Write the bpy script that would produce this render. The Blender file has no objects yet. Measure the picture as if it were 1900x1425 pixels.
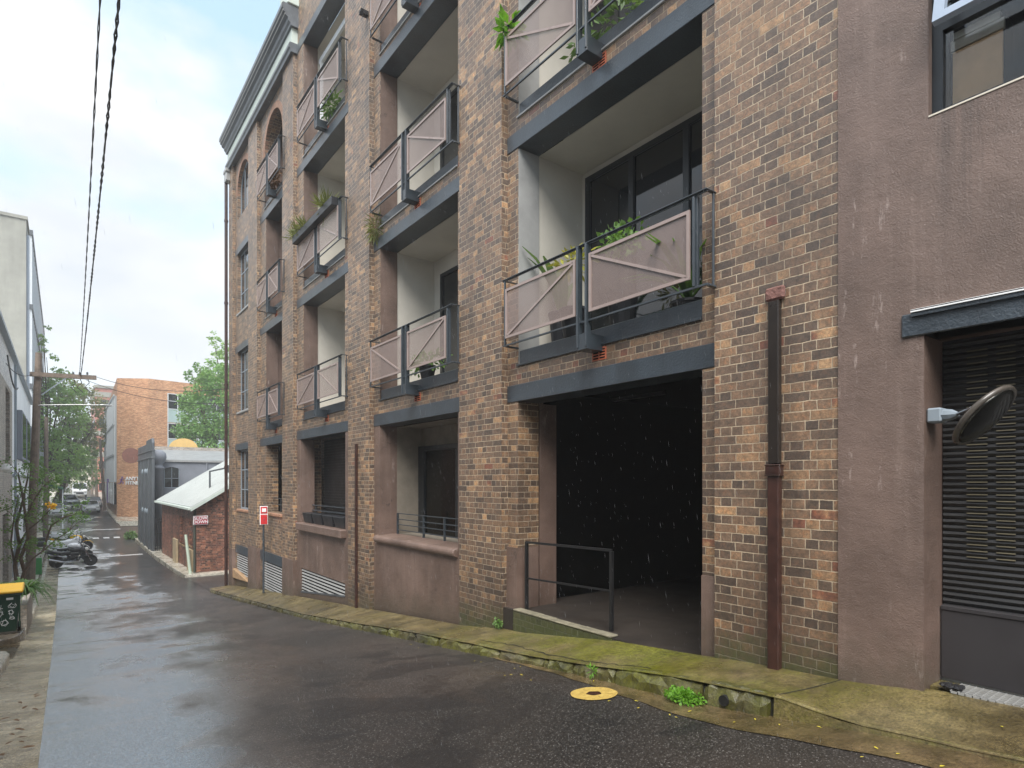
import bpy, bmesh, math, random
from mathutils import Vector, Matrix, noise as mnoise
R = math.radians
rnd = random.Random(7)
S = bpy.context.scene
COL = S.collection
# ------------------------------------------------------------------ camera
# world: +Y runs down the street, +X to the right-hand facades, z = 1.7 is eye height
F = 1115.0; VX, VY = 115.0, 893.0
TH = math.atan((950 - VX) / F)
cam = bpy.data.cameras.new('camera'); camo = bpy.data.objects.new('camera', cam); COL.objects.link(camo)
cam.sensor_width = 36; cam.lens = 36 * F / 1900; cam.shift_y = (VY - 712.5) / 1900
cam.clip_start = .05; cam.clip_end = 3000
camo.location = (0, 0, 1.7); camo.rotation_euler = (R(90), 0, -TH)
S.camera = camo
# ------------------------------------------------------------------ world, sun, exposure
SUN_EL, SUN_AZ = 52, 222       # compass-like azimuth clockwise from +Y: from the left and behind
W = bpy.data.worlds.new('World'); S.world = W; W.use_nodes = True
def build_world():
    nt = W.node_tree; nt.nodes.clear(); N = nt.nodes.new; L = nt.links.new
    out = N('ShaderNodeOutputWorld'); bg = N('ShaderNodeBackground'); L(bg.outputs[0], out.inputs[0])
    sky = N('ShaderNodeTexSky'); sky.sky_type = 'NISHITA'; sky.sun_disc = False
    sky.sun_elevation = R(SUN_EL); sky.sun_rotation = R(SUN_AZ); sky.air_density = 1.0; sky.dust_density = .6
    tc = N('ShaderNodeTexCoord'); mp = N('ShaderNodeMapping'); mp.inputs['Scale'].default_value = (1, 1, 2.1)
    mp.inputs['Location'].default_value = (.35, .1, .2); mp.inputs['Rotation'].default_value = (0, 0, R(-26))
    L(tc.outputs['Generated'], mp.inputs[0])
    n1 = N('ShaderNodeTexNoise'); n1.inputs['Scale'].default_value = 2.4; n1.inputs['Detail'].default_value = 7; n1.inputs['Roughness'].default_value = .52
    L(mp.outputs[0], n1.inputs[0])
    cr = N('ShaderNodeValToRGB'); cr.color_ramp.elements[0].position = .41; cr.color_ramp.elements[1].position = .56
    L(n1.outputs[0], cr.inputs[0])
    n2 = N('ShaderNodeTexNoise'); n2.inputs['Scale'].default_value = 3.1; n2.inputs['Detail'].default_value = 5
    mp2 = N('ShaderNodeMapping'); mp2.inputs['Location'].default_value = (4, 2, 1); mp2.inputs['Scale'].default_value = (1, 1, 2.4)
    L(tc.outputs['Generated'], mp2.inputs[0]); L(mp2.outputs[0], n2.inputs[0])
    cc = N('ShaderNodeValToRGB'); e = cc.color_ramp.elements
    e[0].position = .33; e[0].color = (5.9, 6.3, 6.8, 1); e[1].position = .6; e[1].color = (7.9, 8.0, 8.2, 1)
    L(n2.outputs[0], cc.inputs[0])
    mul = N('ShaderNodeMixRGB'); mul.blend_type = 'ADD'; mul.inputs[0].default_value = 1; mul.inputs[2].default_value = (3.4, 4.6, 5.1, 1)
    L(sky.outputs[0], mul.inputs[1])
    mx = N('ShaderNodeMixRGB'); L(cr.outputs[0], mx.inputs[0]); L(mul.outputs[0], mx.inputs[1]); L(cc.outputs[0], mx.inputs[2])
    sx = N('ShaderNodeSeparateXYZ'); L(tc.outputs['Generated'], sx.inputs[0])
    hr = N('ShaderNodeMapRange'); hr.inputs[1].default_value = .02; hr.inputs[2].default_value = .32; hr.inputs[3].default_value = .9; hr.inputs[4].default_value = 0; L(sx.outputs[2], hr.inputs[0])
    mh = N('ShaderNodeMixRGB'); L(hr.outputs[0], mh.inputs[0]); L(mx.outputs[0], mh.inputs[1]); mh.inputs[2].default_value = (7.2, 7.6, 8.0, 1)
    L(mh.outputs[0], bg.inputs[0]); bg.inputs[1].default_value = .050
build_world()
sl = bpy.data.lights.new('sun', 'SUN'); sl.energy = 2.4; sl.angle = R(40); sl.color = (1, .97, .93)
so = bpy.data.objects.new('sun', sl); COL.objects.link(so)
_az = R(SUN_AZ); _el = R(SUN_EL)
_d = Vector((math.sin(_az) * math.cos(_el), math.cos(_az) * math.cos(_el), math.sin(_el)))
so.rotation_euler = _d.to_track_quat('Z', 'Y').to_euler(); so.location = (-10, -10, 30)
S.view_settings.view_transform = 'Standard'; S.view_settings.look = 'None'; S.view_settings.gamma = 1
S.view_settings.exposure = 1.5
S.cycles.volume_bounces = 2; S.cycles.volume_step_rate = 5; S.cycles.max_bounces = 6
S.cycles.transparent_max_bounces = 12; S.cycles.use_denoising = True

# ------------------------------------------------------------------ node helpers
class NT:
    def __init__(s, name):
        s.m = bpy.data.materials.new(name); s.m.use_nodes = True; s.t = s.m.node_tree
        s.b = s.t.nodes['Principled BSDF']; s.o = s.t.nodes['Material Output']
    def n(s, typ, **k):
        n = s.t.nodes.new('ShaderNode' + typ)
        for a, v in k.items(): setattr(n, a, v)
        return n
    def l(s, a, b): s.t.links.new(a, b)
    def put(s, sock, v):
        if isinstance(v, (int, float)): sock.default_value = v
        elif isinstance(v, tuple): sock.default_value = v if len(v) == len(sock.default_value) else (*v, 1)
        else: s.l(v, sock)
    def math(s, op, a, b=0, c=None):
        n = s.n('Math', operation=op); s.put(n.inputs[0], a); s.put(n.inputs[1], b)
        if c is not None: s.put(n.inputs[2], c)
        return n.outputs[0]
    def mix(s, f, a, b, mode='MIX'):
        n = s.n('MixRGB', blend_type=mode); s.put(n.inputs[0], f); s.put(n.inputs[1], a); s.put(n.inputs[2], b); return n.outputs[0]
    def noise(s, scale, detail=3, rough=.5, vec=None, sc3=None, dist=0):
        n = s.n('TexNoise'); n.inputs['Scale'].default_value = scale; n.inputs['Detail'].default_value = detail
        n.inputs['Roughness'].default_value = rough; n.inputs['Distortion'].default_value = dist
        v = vec if vec is not None else s.pos()
        if sc3:
            m = s.n('VectorMath', operation='MULTIPLY'); s.l(v, m.inputs[0]); m.inputs[1].default_value = sc3; v = m.outputs[0]
        s.l(v, n.inputs['Vector']); return n.outputs[0]
    def pos(s):
        if not hasattr(s, '_p'): s._p = s.n('NewGeometry').outputs['Position']
        return s._p
    def xyz(s, v=None):
        n = s.n('SeparateXYZ'); s.l(v if v is not None else s.pos(), n.inputs[0]); return n.outputs
    def rng(s, v, a, b, c=0., d=1., smooth=False):
        n = s.n('MapRange'); n.clamp = True
        if smooth: n.interpolation_type = 'SMOOTHSTEP'
        s.put(n.inputs[0], v)
        for i, x in enumerate((a, b, c, d)): s.put(n.inputs[i + 1], x)
        return n.outputs[0]
    def ramp(s, v, stops, const=False):
        n = s.n('ValToRGB'); cr = n.color_ramp
        if const: cr.interpolation = 'CONSTANT'
        while len(cr.elements) < len(stops): cr.elements.new(.5)
        for e, (p, c) in zip(cr.elements, stops): e.position = p; e.color = (*c, 1)
        s.l(v, n.inputs[0]); return n.outputs[0]
    def bump(s, h, strength=.3, dist=.01, prev=None):
        n = s.n('Bump'); n.inputs['Strength'].default_value = strength; n.inputs['Distance'].default_value = dist
        s.l(h, n.inputs['Height'])
        if prev is not None: s.l(prev, n.inputs['Normal'])
        return n.outputs[0]
    def fin(s, col=None, rough=None, nrm=None, metal=None, spec=None, **k):
        i = s.b.inputs
        if col is not None: s.put(i['Base Color'], col)
        if rough is not None: s.put(i['Roughness'], rough)
        if nrm is not None: s.l(nrm, i['Normal'])
        if metal is not None: s.put(i['Metallic'], metal)
        if spec is not None: s.put(i['Specular IOR Level'], spec)
        for a, v in k.items(): s.put(i[a.replace('_', ' ')], v)
        return s.m
def srgb(r, g, b):
    f = lambda c: (c / 255 / 12.92) if c <= 10 else ((c / 255 + .055) / 1.055) ** 2.4
    return (f(r), f(g), f(b))
def dark(c, k): return tuple(x * k for x in c)

def brick_mat(name, stops, mortar, L=.24, H=.086, joint=.009, english=True, rough=.62, moss=False, weather=.5, bumpd=.006):
    s = NT(name)
    uv = s.n('UVMap').outputs[0]
    nz = s.n('TexNoise'); nz.inputs['Scale'].default_value = 9; nz.inputs['Detail'].default_value = 4; s.l(s.pos(), nz.inputs['Vector'])
    dv = s.n('VectorMath', operation='MULTIPLY_ADD'); s.l(nz.outputs['Color'], dv.inputs[0]); dv.inputs[1].default_value = (.016, .013, 0); s.l(uv, dv.inputs[2])
    x, y, _ = s.xyz(dv.outputs[0])
    yr = s.math('DIVIDE', y, H); row = s.math('FLOOR', yr); fy = s.math('MULTIPLY', s.math('SUBTRACT', yr, row), H)
    if english:
        par = s.math('MODULO', s.math('ABSOLUTE', row), 2)
        ln = s.math('MULTIPLY_ADD', par, -L / 2, L)
        off = s.math('MULTIPLY', par, L / 4)
    else:
        par = s.math('MODULO', s.math('ABSOLUTE', row), 2)
        ln = L; off = s.math('MULTIPLY', par, L / 2)
    wr = s.n('TexWhiteNoise', noise_dimensions='1D'); s.l(row, wr.inputs['W'])
    off = s.math('ADD', off, s.math('MULTIPLY', wr.outputs['Value'], .03))
    xr = s.math('DIVIDE', s.math('ADD', x, off), ln); cidx = s.math('FLOOR', xr)
    fx = s.math('MULTIPLY', s.math('SUBTRACT', xr, cidx), ln)
    dx = s.math('MINIMUM', fx, s.math('SUBTRACT', ln, fx)); dy = s.math('MINIMUM', fy, s.math('SUBTRACT', H, fy))
    d = s.math('MINIMUM', dx, dy)
    jn = s.noise(38, 3, .7); d2 = s.math('ADD', d, s.math('MULTIPLY', s.math('SUBTRACT', jn, .5), .011))
    brick = s.rng(d2, joint * .30, joint * .62, smooth=True)
    cv = s.n('CombineXYZ'); s.l(cidx, cv.inputs[0]); s.l(row, cv.inputs[1]); s.l(par, cv.inputs[2])
    wn = s.n('TexWhiteNoise', noise_dimensions='3D'); s.l(cv.outputs[0], wn.inputs['Vector'])
    big = s.noise(.9, 4, .6)
    val = s.math('ADD', wn.outputs['Value'], s.math('MULTIPLY', s.math('SUBTRACT', big, .5), .35 * weather))
    col = s.ramp(val, stops)
    fine = s.noise(160, 3, .7); spk = s.rng(fine, .3, .7, .55, 1.35)
    col = s.mix(1, col, s.ramp(spk, [(0, (0, 0, 0)), (1, (1, 1, 1))]), 'MULTIPLY') if False else s.mix(.55, col, s.mix(1, col, fine, 'OVERLAY'))
    v = s.n('HueSaturation'); c_or = s.mix(s.rng(s.noise(21, 4, .7), .5, .68, 0, .55), col, s.mix(1, col, (1.5, 1.05, .75), 'MULTIPLY')); s.put(v.inputs['Value'], s.math('MULTIPLY', s.rng(s.noise(48, 4, .8), .3, .7, .5, 1.5), s.rng(s.noise(17, 3, .7), .33, .67, .72, 1.28))); col = c_or; s.l(col, v.inputs['Color']); col = v.outputs[0]
    mt = s.mix(s.rng(s.noise(3, 4), .35, .7), mortar, dark(mortar, .55))
    c = s.mix(brick, mt, col)
    c = s.mix(s.rng(s.noise(.55, 4, .6), .42, .64, 0, .38 * weather), c, dark(stops[0][1], .62))
    c = s.mix(s.rng(s.noise(.8, 5, .7), .56, .7, 0, .4 * weather), c, stops[max(0, len(stops) - 3)][1])
    st = s.rng(s.noise(1.5, 5, .7, sc3=(1.2, 1.2, .16)), .5, .66)
    c = s.mix(s.math('MULTIPLY', st, .6 * weather), c, dark(stops[0][1], .5))
    if moss:
        X, Y, Z = s.xyz()
        base = s.rng(Y, 0, 26, .22, -2.37)
        hgt = s.math('SUBTRACT', Z, base)
        mk = s.rng(s.math('ADD', hgt, s.math('MULTIPLY', s.noise(6, 4, .7), -.75)), -.35, .0, 1, 0)
        mk = s.math('MULTIPLY', mk, s.rng(Y, 7, 13, 1, .25))
        dmp = s.rng(s.math('ADD', hgt, s.math('MULTIPLY', s.noise(2.2, 5, .7), -1.6)), -.7, .25, 1, 0); c = s.mix(s.math('MULTIPLY', dmp, .55), c, dark(stops[0][1], .35))
        c = s.mix(s.math('MULTIPLY', mk, .85), c, s.mix(s.noise(18, 3), (.012, .014, .005), (.07, .085, .015)))
    nr = s.bump(s.math('ADD', s.math('MULTIPLY', brick, 1), s.math('MULTIPLY', s.noise(70, 4, .7), .6)), 1.0, bumpd)
    s.l(nr, s.b.inputs['Coat Normal']); return s.fin(c, s.math('MULTIPLY_ADD', s.noise(2.0, 3), .35, rough - .2), nr, spec=.5, Coat_Weight=.8 if moss else .1, Coat_Roughness=.45)

def plain(name, col, rough=.5, var=.25, scale=4, bump=.0, bscale=60, bdist=.004, metal=0, streak=0, spec=.5, **k):
    s = NT(name)
    c = s.mix(s.rng(s.noise(scale, 5, .6), .3, .7), dark(col, 1 - var), tuple(min(1, x * (1 + var * .6)) for x in col))
    if streak:
        st = s.rng(s.noise(2.2, 4, .6, sc3=(1.6, 1.6, .12)), .45, .75)
        c = s.mix(s.math('MULTIPLY', st, streak), c, dark(col, .45))
    n = s.bump(s.noise(bscale, 4, .6), bump, bdist) if bump else None
    return s.fin(c, s.math('MULTIPLY_ADD', s.noise(3, 3), .25, max(.03, rough - .12)), n, metal, spec, **k)

def glass_opaque(name, col=(.006, .008, .01), rough=.04):
    s = NT(name); n = s.bump(s.noise(1.3, 2), .06, .02)
    return s.fin(col, rough, n, spec=.8)
def glass_thin(name, tint=(.75, .8, .8)):
    s = NT(name); tr = s.n('BsdfTransparent'); tr.inputs[0].default_value = (*tint, 1)
    gl = s.n('BsdfGlossy'); gl.inputs['Roughness'].default_value = .02
    fr = s.n('Fresnel'); fr.inputs[0].default_value = 1.5; mx = s.n('MixShader')
    s.l(fr.outputs[0], mx.inputs[0]); s.l(tr.outputs[0], mx.inputs[1]); s.l(gl.outputs[0], mx.inputs[2]); s.l(mx.outputs[0], s.o.inputs[0])
    return s.m
def mesh_metal(name, col):
    s = NT(name)
    uv = s.n('UVMap').outputs[0]; x, y, _ = s.xyz(uv)
    P = .0125
    def tri(v):
        q = s.math('FRACT', s.math('DIVIDE', v, P)); return s.math('ABSOLUTE', s.math('SUBTRACT', q, .5))
    a = tri(s.math('ADD', x, y)); b = tri(s.math('SUBTRACT', x, y))
    dd = s.math('SQRT', s.math('ADD', s.math('MULTIPLY', a, a), s.math('MULTIPLY', b, b)))
    hole = s.rng(dd, .27, .34, 1, 0)
    s.fin(s.mix(s.noise(5, 3), dark(col, .8), col), .45, spec=.5)
    tr = s.n('BsdfTransparent'); mx = s.n('MixShader'); s.l(hole, mx.inputs[0])
    s.l(s.b.outputs[0], mx.inputs[1]); s.l(tr.outputs[0], mx.inputs[2]); s.l(mx.outputs[0], s.o.inputs[0])
    return s.m
def leaf_mat(name, c1, c2, c3=None, sc=.9, rough=.45):
    s = NT(name)
    a = s.rng(s.noise(sc, 4, .6), .35, .65)
    c = s.mix(a, c1, c2)
    w = s.n('TexWhiteNoise', noise_dimensions='3D')
    q = s.n('VectorMath', operation='SNAP'); s.l(s.pos(), q.inputs[0]); q.inputs[1].default_value = (.15 / max(sc, .3),) * 3
    s.l(q.outputs[0], w.inputs['Vector'])
    c = s.mix(s.rng(w.outputs['Value'], 0, 1, 0, .6), c, c3 or dark(c1, .6))
    s.fin(c, rough, spec=.3)
    tl = s.n('BsdfTranslucent'); s.put(tl.inputs[0], s.mix(1, c, (1.0, 1.0, .5), 'MULTIPLY')); mx = s.n('MixShader'); mx.inputs[0].default_value = .42
    s.l(s.b.outputs[0], mx.inputs[1]); s.l(tl.outputs[0], mx.inputs[2]); s.l(mx.outputs[0], s.o.inputs[0])
    return s.m

M = {}
BR = srgb
M['brick'] = brick_mat('warm brown brick', [(.0, srgb(72, 59, 49)), (.25, srgb(91, 74, 60)), (.5, srgb(106, 85, 67)), (.75, srgb(119, 94, 72)), (.92, srgb(138, 109, 80)), (.985, srgb(164, 131, 95)), (.993, srgb(118, 78, 58)), (1, srgb(112, 70, 52))],
                       srgb(192, 172, 144), moss=True)
M['redbrick'] = brick_mat('weathered red brick', [(0, srgb(70, 50, 42)), (.4, srgb(112, 68, 54)), (.75, srgb(140, 86, 66)), (1, srgb(166, 114, 88))], srgb(165, 148, 132), english=True, weather=.9)
M['tanbrick'] = brick_mat('pale orange brick', [(0, srgb(166, 118, 84)), (.5, srgb(192, 142, 104)), (1, srgb(212, 166, 126))], srgb(186, 150, 124), english=False, weather=.3, joint=.012)
M['whitebrick'] = brick_mat('painted brick', [(0, srgb(196, 196, 196)), (1, srgb(226, 226, 226))], srgb(180, 180, 180), english=False, weather=.2)
M['greybrick'] = brick_mat('grey painted brick', [(0, srgb(140, 134, 126)), (1, srgb(178, 170, 160))], srgb(128, 122, 118), english=False, weather=.5)
M['redfar'] = brick_mat('dull red brick', [(0, srgb(150, 92, 80)), (1, srgb(184, 120, 104))], srgb(168, 140, 128), english=False, weather=.2)
def render_mat():
    s = NT('mauve cement render')
    a = s.noise(1.2, 5, .6); c = s.mix(s.rng(a, .36, .64), srgb(88, 71, 62), srgb(113, 93, 83))
    st = s.rng(s.noise(3, 4, .7, sc3=(1.4, 1.4, .1)), .52, .8); c = s.mix(s.math('MULTIPLY', st, .35), c, srgb(150, 130, 120))
    sc_ = s.rng(s.noise(9, 5, .75, sc3=(1, 1, .22)), .60, .68, 0, .55); c = s.mix(s.math('MULTIPLY', sc_, s.rng(s.noise(1.1, 3), .5, .62)), c, srgb(176, 160, 152))
    vk = s.n('TexVoronoi', feature='DISTANCE_TO_EDGE'); vk.inputs['Scale'].default_value = .9; dn = s.n('TexNoise'); dn.inputs['Scale'].default_value = 3; s.l(s.pos(), dn.inputs['Vector']); dv = s.n('VectorMath', operation='MULTIPLY_ADD'); s.l(dn.outputs['Color'], dv.inputs[0]); dv.inputs[1].default_value = (.6, .6, .6); s.l(s.pos(), dv.inputs[2]); s.l(dv.outputs[0], vk.inputs['Vector'])
    ckr = s.math('MULTIPLY', s.rng(vk.outputs['Distance'], 0, .006, 1, 0), s.rng(s.noise(.8, 2), .5, .58)); c = s.mix(s.math('MULTIPLY', ckr, .7), c, srgb(52, 42, 38))
    X, Y, Z = s.xyz(); hg = s.math('SUBTRACT', Z, s.rng(Y, 0, 26, .22, -2.37))
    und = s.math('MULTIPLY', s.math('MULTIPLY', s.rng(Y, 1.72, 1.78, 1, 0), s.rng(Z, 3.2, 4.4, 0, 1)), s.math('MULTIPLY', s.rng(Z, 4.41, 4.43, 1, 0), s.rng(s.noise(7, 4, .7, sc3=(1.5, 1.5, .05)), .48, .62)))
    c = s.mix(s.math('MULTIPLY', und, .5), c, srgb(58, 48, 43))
    mk = s.rng(s.math('ADD', hg, s.math('MULTIPLY', s.noise(5, 4, .7), -.9)), -.5, .05, 1, 0)
    c = s.mix(s.math('MULTIPLY', mk, .7), c, srgb(74, 66, 54))
    n = s.bump(s.noise(80, 5, .75), .8, .009); n = s.bump(s.noise(9, 4, .6, sc3=(1, 1, 1.5)), .3, .02, n)
    n = s.bump(s.rng(s.noise(2.2, 4, .5, dist=.6), .47, .53), .12, .006, n)
    s.l(n, s.b.inputs['Coat Normal']); return s.fin(c, s.math('MULTIPLY_ADD', s.noise(4, 3), .3, .38), n, spec=.45, Coat_Weight=.35, Coat_Roughness=.35)
M['render'] = render_mat()
M['plaster'] = plain('cream balcony plaster', srgb(192, 187, 176), .7, .1, 1.5, .1)
M['greyjamb'] = plain('pale grey render reveal', srgb(150, 150, 148), .6, .15, 3, .2)
M['cream'] = plain('pale plaster', srgb(214, 206, 190), .7, .1)
M['navy'] = plain('navy painted concrete', srgb(52, 61, 69), .42, .3, 3, .6, 40, .014, streak=.65, Coat_Weight=.6, Coat_Roughness=.3)
M['steel'] = plain('blue grey painted steel', srgb(52, 59, 65), .38, .25, 6, .2, Coat_Weight=.4, Coat_Roughness=.25)
M['blacksteel'] = plain('black painted steel', srgb(28, 28, 29), .4, .2, 6)
M['panelframe'] = plain('mauve grey metal', srgb(148, 132, 126), .3, .1, 6)
M['mesh'] = mesh_metal('perforated mauve sheet', srgb(136, 120, 114))
M['glass'] = glass_opaque('dark glass')
M['clear'] = glass_thin('clear glass', (.95, .96, .96))
M['shadeblack'] = plain('interior shade', (.003, .003, .003), 1, .3, spec=0)  # near-black albedo: the shade inside rooms and vents is put into the colour
M['room'] = plain('interior wall', srgb(120, 112, 100), .8, .2)
M['blackframe'] = plain('black window frame', srgb(26, 30, 34), .35, .1)
M['whiteframe'] = plain('white window frame', srgb(214, 218, 220), .4, .06)
M['greyframe'] = plain('grey window frame', srgb(132, 142, 150), .4, .1)
M['frieze'] = plain('pale green grey stucco', srgb(186, 196, 188), .6, .08, 3, .1)
M['cornice'] = plain('slate grey moulding', srgb(78, 84, 90), .5, .3, 6, .3, 30, Coat_Weight=.5, Coat_Roughness=.3)
M['louvre'] = plain('galvanised louvre', srgb(160, 160, 158), .35, .12, 8, metal=.25)
M['terracotta'] = plain('terracotta', srgb(178, 98, 70), .7, .15, 20)
M['rust'] = plain('rusty brown pipe paint', srgb(60, 38, 32), .36, .45, 7, .4, 40, streak=.6)
M['stonesill'] = plain('sandstone', srgb(150, 122, 92), .7, .3, 6, .4, 20, .02)
def road_mat():
    s = NT('wet asphalt'); 
    ag = s.n('TexVoronoi'); ag.inputs['Scale'].default_value = 125; s.l(s.pos(), ag.inputs['Vector'])
    w = s.n('TexWhiteNoise', noise_dimensions='3D'); s.l(ag.outputs['Position'], w.inputs['Vector'])
    c = s.ramp(w.outputs['Value'], [(0, (.007, .0065, .006)), (.6, (.020, .018, .016)), (.92, (.045, .04, .036)), (.975, (.14, .13, .12)), (1, (.24, .23, .21))])
    c = s.mix(s.rng(s.noise(.35, 4, .6), .4, .62), c, dark((.02, .014, .011), 1.0), 'ADD')
    tp = s.rng(s.noise(.55, 3, .5, dist=1.2), .56, .575); c = s.mix(s.math('MULTIPLY', tp, .6), c, (.012, .011, .011))
    X, Y, Z = s.xyz()
    pud = s.noise(.42, 6, .62, sc3=(1.35, .6, 1))
    left = s.rng(s.math('ADD', X, s.math('MULTIPLY', s.noise(.6, 3), 2.4)), .8, 4.8, .24, -.13)
    wet = s.rng(s.math('ADD', pud, left), .44, .60)
    ro = s.rng(wet, 0, 1, .5, .24)
    crack = s.n('TexVoronoi', feature='DISTANCE_TO_EDGE'); crack.inputs['Scale'].default_value = .35
    wv = s.n('VectorMath', operation='MULTIPLY_ADD'); nn = s.n('TexNoise'); nn.inputs['Scale'].default_value = 2; s.l(s.pos(), nn.inputs['Vector'])
    s.l(nn.outputs['Color'], wv.inputs[0]); wv.inputs[1].default_value = (.8, .8, 0); s.l(s.pos(), wv.inputs[2]); s.l(wv.outputs[0], crack.inputs['Vector'])
    ck = s.rng(crack.outputs['Distance'], 0, .006, 1, 0); ck = s.math('MULTIPLY', ck, s.rng(s.noise(.5, 2), .52, .6))
    c = s.mix(s.math('MULTIPLY', ck, .8), c, (.008, .008, .008))
    bs = s.rng(wet, 0, 1, .8, .5)
    b1 = s.n('Bump'); b1.inputs['Distance'].default_value = .002; s.l(bs, b1.inputs['Strength']); s.l(ag.outputs['Distance'], b1.inputs['Height'])
    n = s.bump(s.noise(30, 4, .7), .35, .004, b1.outputs[0])
    n = s.bump(s.noise(4.5, 3, .6, sc3=(.6, 1.6, 1)), .35, .008, n)
    far = s.rng(Y, 12, 34)
    grain = s.rng(s.noise(60, 5, .85), .44, .58)
    film = s.math('MULTIPLY', s.rng(wet, 0, 1, .22, 1), s.math('MAXIMUM', s.rng(grain, 0, 1, .35, 1), far))
    cn = s.bump(s.noise(2.6, 4, .6, sc3=(.55, 2.6, 1)), .5, .006)
    cn = s.bump(s.noise(34, 3, .7), .5, .0009, cn)
    # coat normal tilted towards -Y in patches so the film mirrors more sky
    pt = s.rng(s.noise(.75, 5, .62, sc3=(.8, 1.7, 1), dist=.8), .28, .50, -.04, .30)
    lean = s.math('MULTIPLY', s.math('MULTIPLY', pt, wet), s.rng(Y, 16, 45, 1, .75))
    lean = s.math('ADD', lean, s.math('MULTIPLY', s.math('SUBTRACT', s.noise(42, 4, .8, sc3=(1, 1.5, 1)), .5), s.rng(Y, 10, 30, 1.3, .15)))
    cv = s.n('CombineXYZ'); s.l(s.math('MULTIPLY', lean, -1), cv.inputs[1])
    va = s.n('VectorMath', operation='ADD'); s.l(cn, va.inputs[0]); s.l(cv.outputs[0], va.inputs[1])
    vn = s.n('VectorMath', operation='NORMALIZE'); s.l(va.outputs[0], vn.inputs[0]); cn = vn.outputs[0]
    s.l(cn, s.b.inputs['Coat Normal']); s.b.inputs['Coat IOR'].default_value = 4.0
    return s.fin(c, ro, n, spec=.6, Coat_Weight=film, Coat_Roughness=s.rng(far, 0, 1, .2, .09))
M['road'] = road_mat()
def conc_mat(name, c1, c2, mossy=0, wet=.35, yr=(0, 9)):
    s = NT(name)
    c = s.mix(s.rng(s.noise(1.4, 5, .65), .35, .65), c1, c2)
    sp = s.math('MULTIPLY', s.rng(s.noise(55, 4, .85), .34, .66, .35, 1.7), s.rng(s.noise(6, 5, .75), .35, .65, .7, 1.3)); hv = s.n('HueSaturation'); s.put(hv.inputs['Value'], sp); s.l(c, hv.inputs['Color']); c = hv.outputs[0]
    if mossy:
        X, Y, Z = s.xyz()
        a = s.math('MULTIPLY', s.rng(Y, yr[0] - 2, yr[0] + 1.2, 0, 1), s.rng(Y, yr[1] - 3, yr[1] + 3, 1, .12))
        g = s.math('MULTIPLY', s.rng(s.noise(1.1, 5, .65), .34, .56), a)
        mc = s.mix(s.rng(s.noise(26, 5, .8), .35, .65), (.03, .036, .003), (.20, .21, .012))
        c = s.mix(s.math('MULTIPLY', g, mossy), c, mc)
        dk = s.rng(s.noise(.9, 4), .55, .7); c = s.mix(s.math('MULTIPLY', dk, .5), c, (.03, .026, .018))
    n = s.bump(s.noise(80, 4, .8), .8, .006); n = s.bump(s.noise(9, 4, .6), .5, .016, n); s.l(n, s.b.inputs['Coat Normal'])
    return s.fin(c, s.rng(s.noise(1.5, 4), .35, .65, wet - .17, wet + .22), n, spec=.55, Coat_Weight=.4, Coat_Roughness=.18)
M['path'] = conc_mat('mossy wet concrete', srgb(70, 60, 36), srgb(112, 98, 66), .95, .42, (3.2, 6.2))
M['gutter'] = conc_mat('wet gutter concrete', srgb(58, 47, 32), srgb(112, 94, 66), .1, .26, (-3, 20))
M['pathfar'] = conc_mat('wet grey concrete', srgb(172, 166, 150), srgb(206, 200, 186), .0, .3)
M['kerb'] = conc_mat('mossy kerb stone', srgb(34, 30, 20), srgb(92, 84, 58), .5, .4, (1, 14))
M['garagefloor'] = plain('damp garage concrete', srgb(46, 40, 35), .6, .35, 2, .25, 60)
M['ground'] = plain('bare ground', (.07, .065, .05), .9, .3, .5)
M['paint'] = plain('worn white road paint', srgb(215, 215, 215), .3, .25, 6)
def worn_yellow():
    s = NT('worn yellow marker paint'); a = s.rng(s.noise(38, 5, .8), .56, .64)
    c = s.mix(s.rng(s.noise(12, 4, .7), .35, .65), srgb(204, 176, 98), srgb(176, 146, 76)); c = s.mix(s.math('MULTIPLY', a, .8), c, (.04, .035, .03))
    return s.fin(c, .42, s.bump(s.noise(60, 4, .8), .8, .004))
M['yellow'] = worn_yellow()
M['conc'] = plain('grey green concrete', srgb(146, 145, 136), .75, .22, .5, .2, 8, .03, streak=.25)
M['whitewall'] = plain('white painted wall', srgb(232, 234, 236), .6, .08, .6)
M['bluegrey'] = plain('blue grey painted wall', srgb(116, 120, 128), .6, .12, 1.2, .1)
M['darkgrey'] = plain('dark grey painted wall', srgb(76, 80, 84), .45, .15, 1.5, .1, streak=.3)
M['metalroof'] = plain('pale metal roofing', srgb(182, 186, 184), .35, .08, 1.5)
M['timber'] = plain('weathered timber pole', srgb(118, 104, 92), .8, .35, 5, .5, 25, .02)
M['bark'] = plain('brown bark', srgb(92, 76, 64), .85, .3, 8, .5, 30, .01)
M['cable'] = plain('black cable', (.02, .02, .022), .5, .1)
M['white'] = plain('white paint', srgb(236, 236, 236), .3, .04)
M['black'] = plain('black plastic', (.018, .018, .02), .4, .2)
M['tyre'] = plain('rubber tyre', (.015, .015, .015), .7, .2)
M['chrome'] = plain('bright metal', srgb(170, 172, 176), .22, .1, metal=.9)
M['red'] = plain('red sign paint', srgb(200, 52, 54), .35, .08)
M['darkred'] = plain('faded red sign paint', srgb(176, 66, 82), .4, .1)
M['purple'] = plain('purple paint', srgb(112, 78, 160), .4, .1)
M['brown'] = plain('brown sign', srgb(112, 74, 62), .5, .2)
M['ochre'] = plain('ochre paint', srgb(206, 172, 108), .6, .1)
M['beigeboard'] = plain('beige board', srgb(170, 152, 122), .7, .15)
M['palegreen'] = plain('pale green post paint', srgb(186, 200, 182), .5, .1)
M['bingreen'] = plain('dark green plastic', srgb(36, 66, 52), .38, .15, 5, .1)
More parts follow.
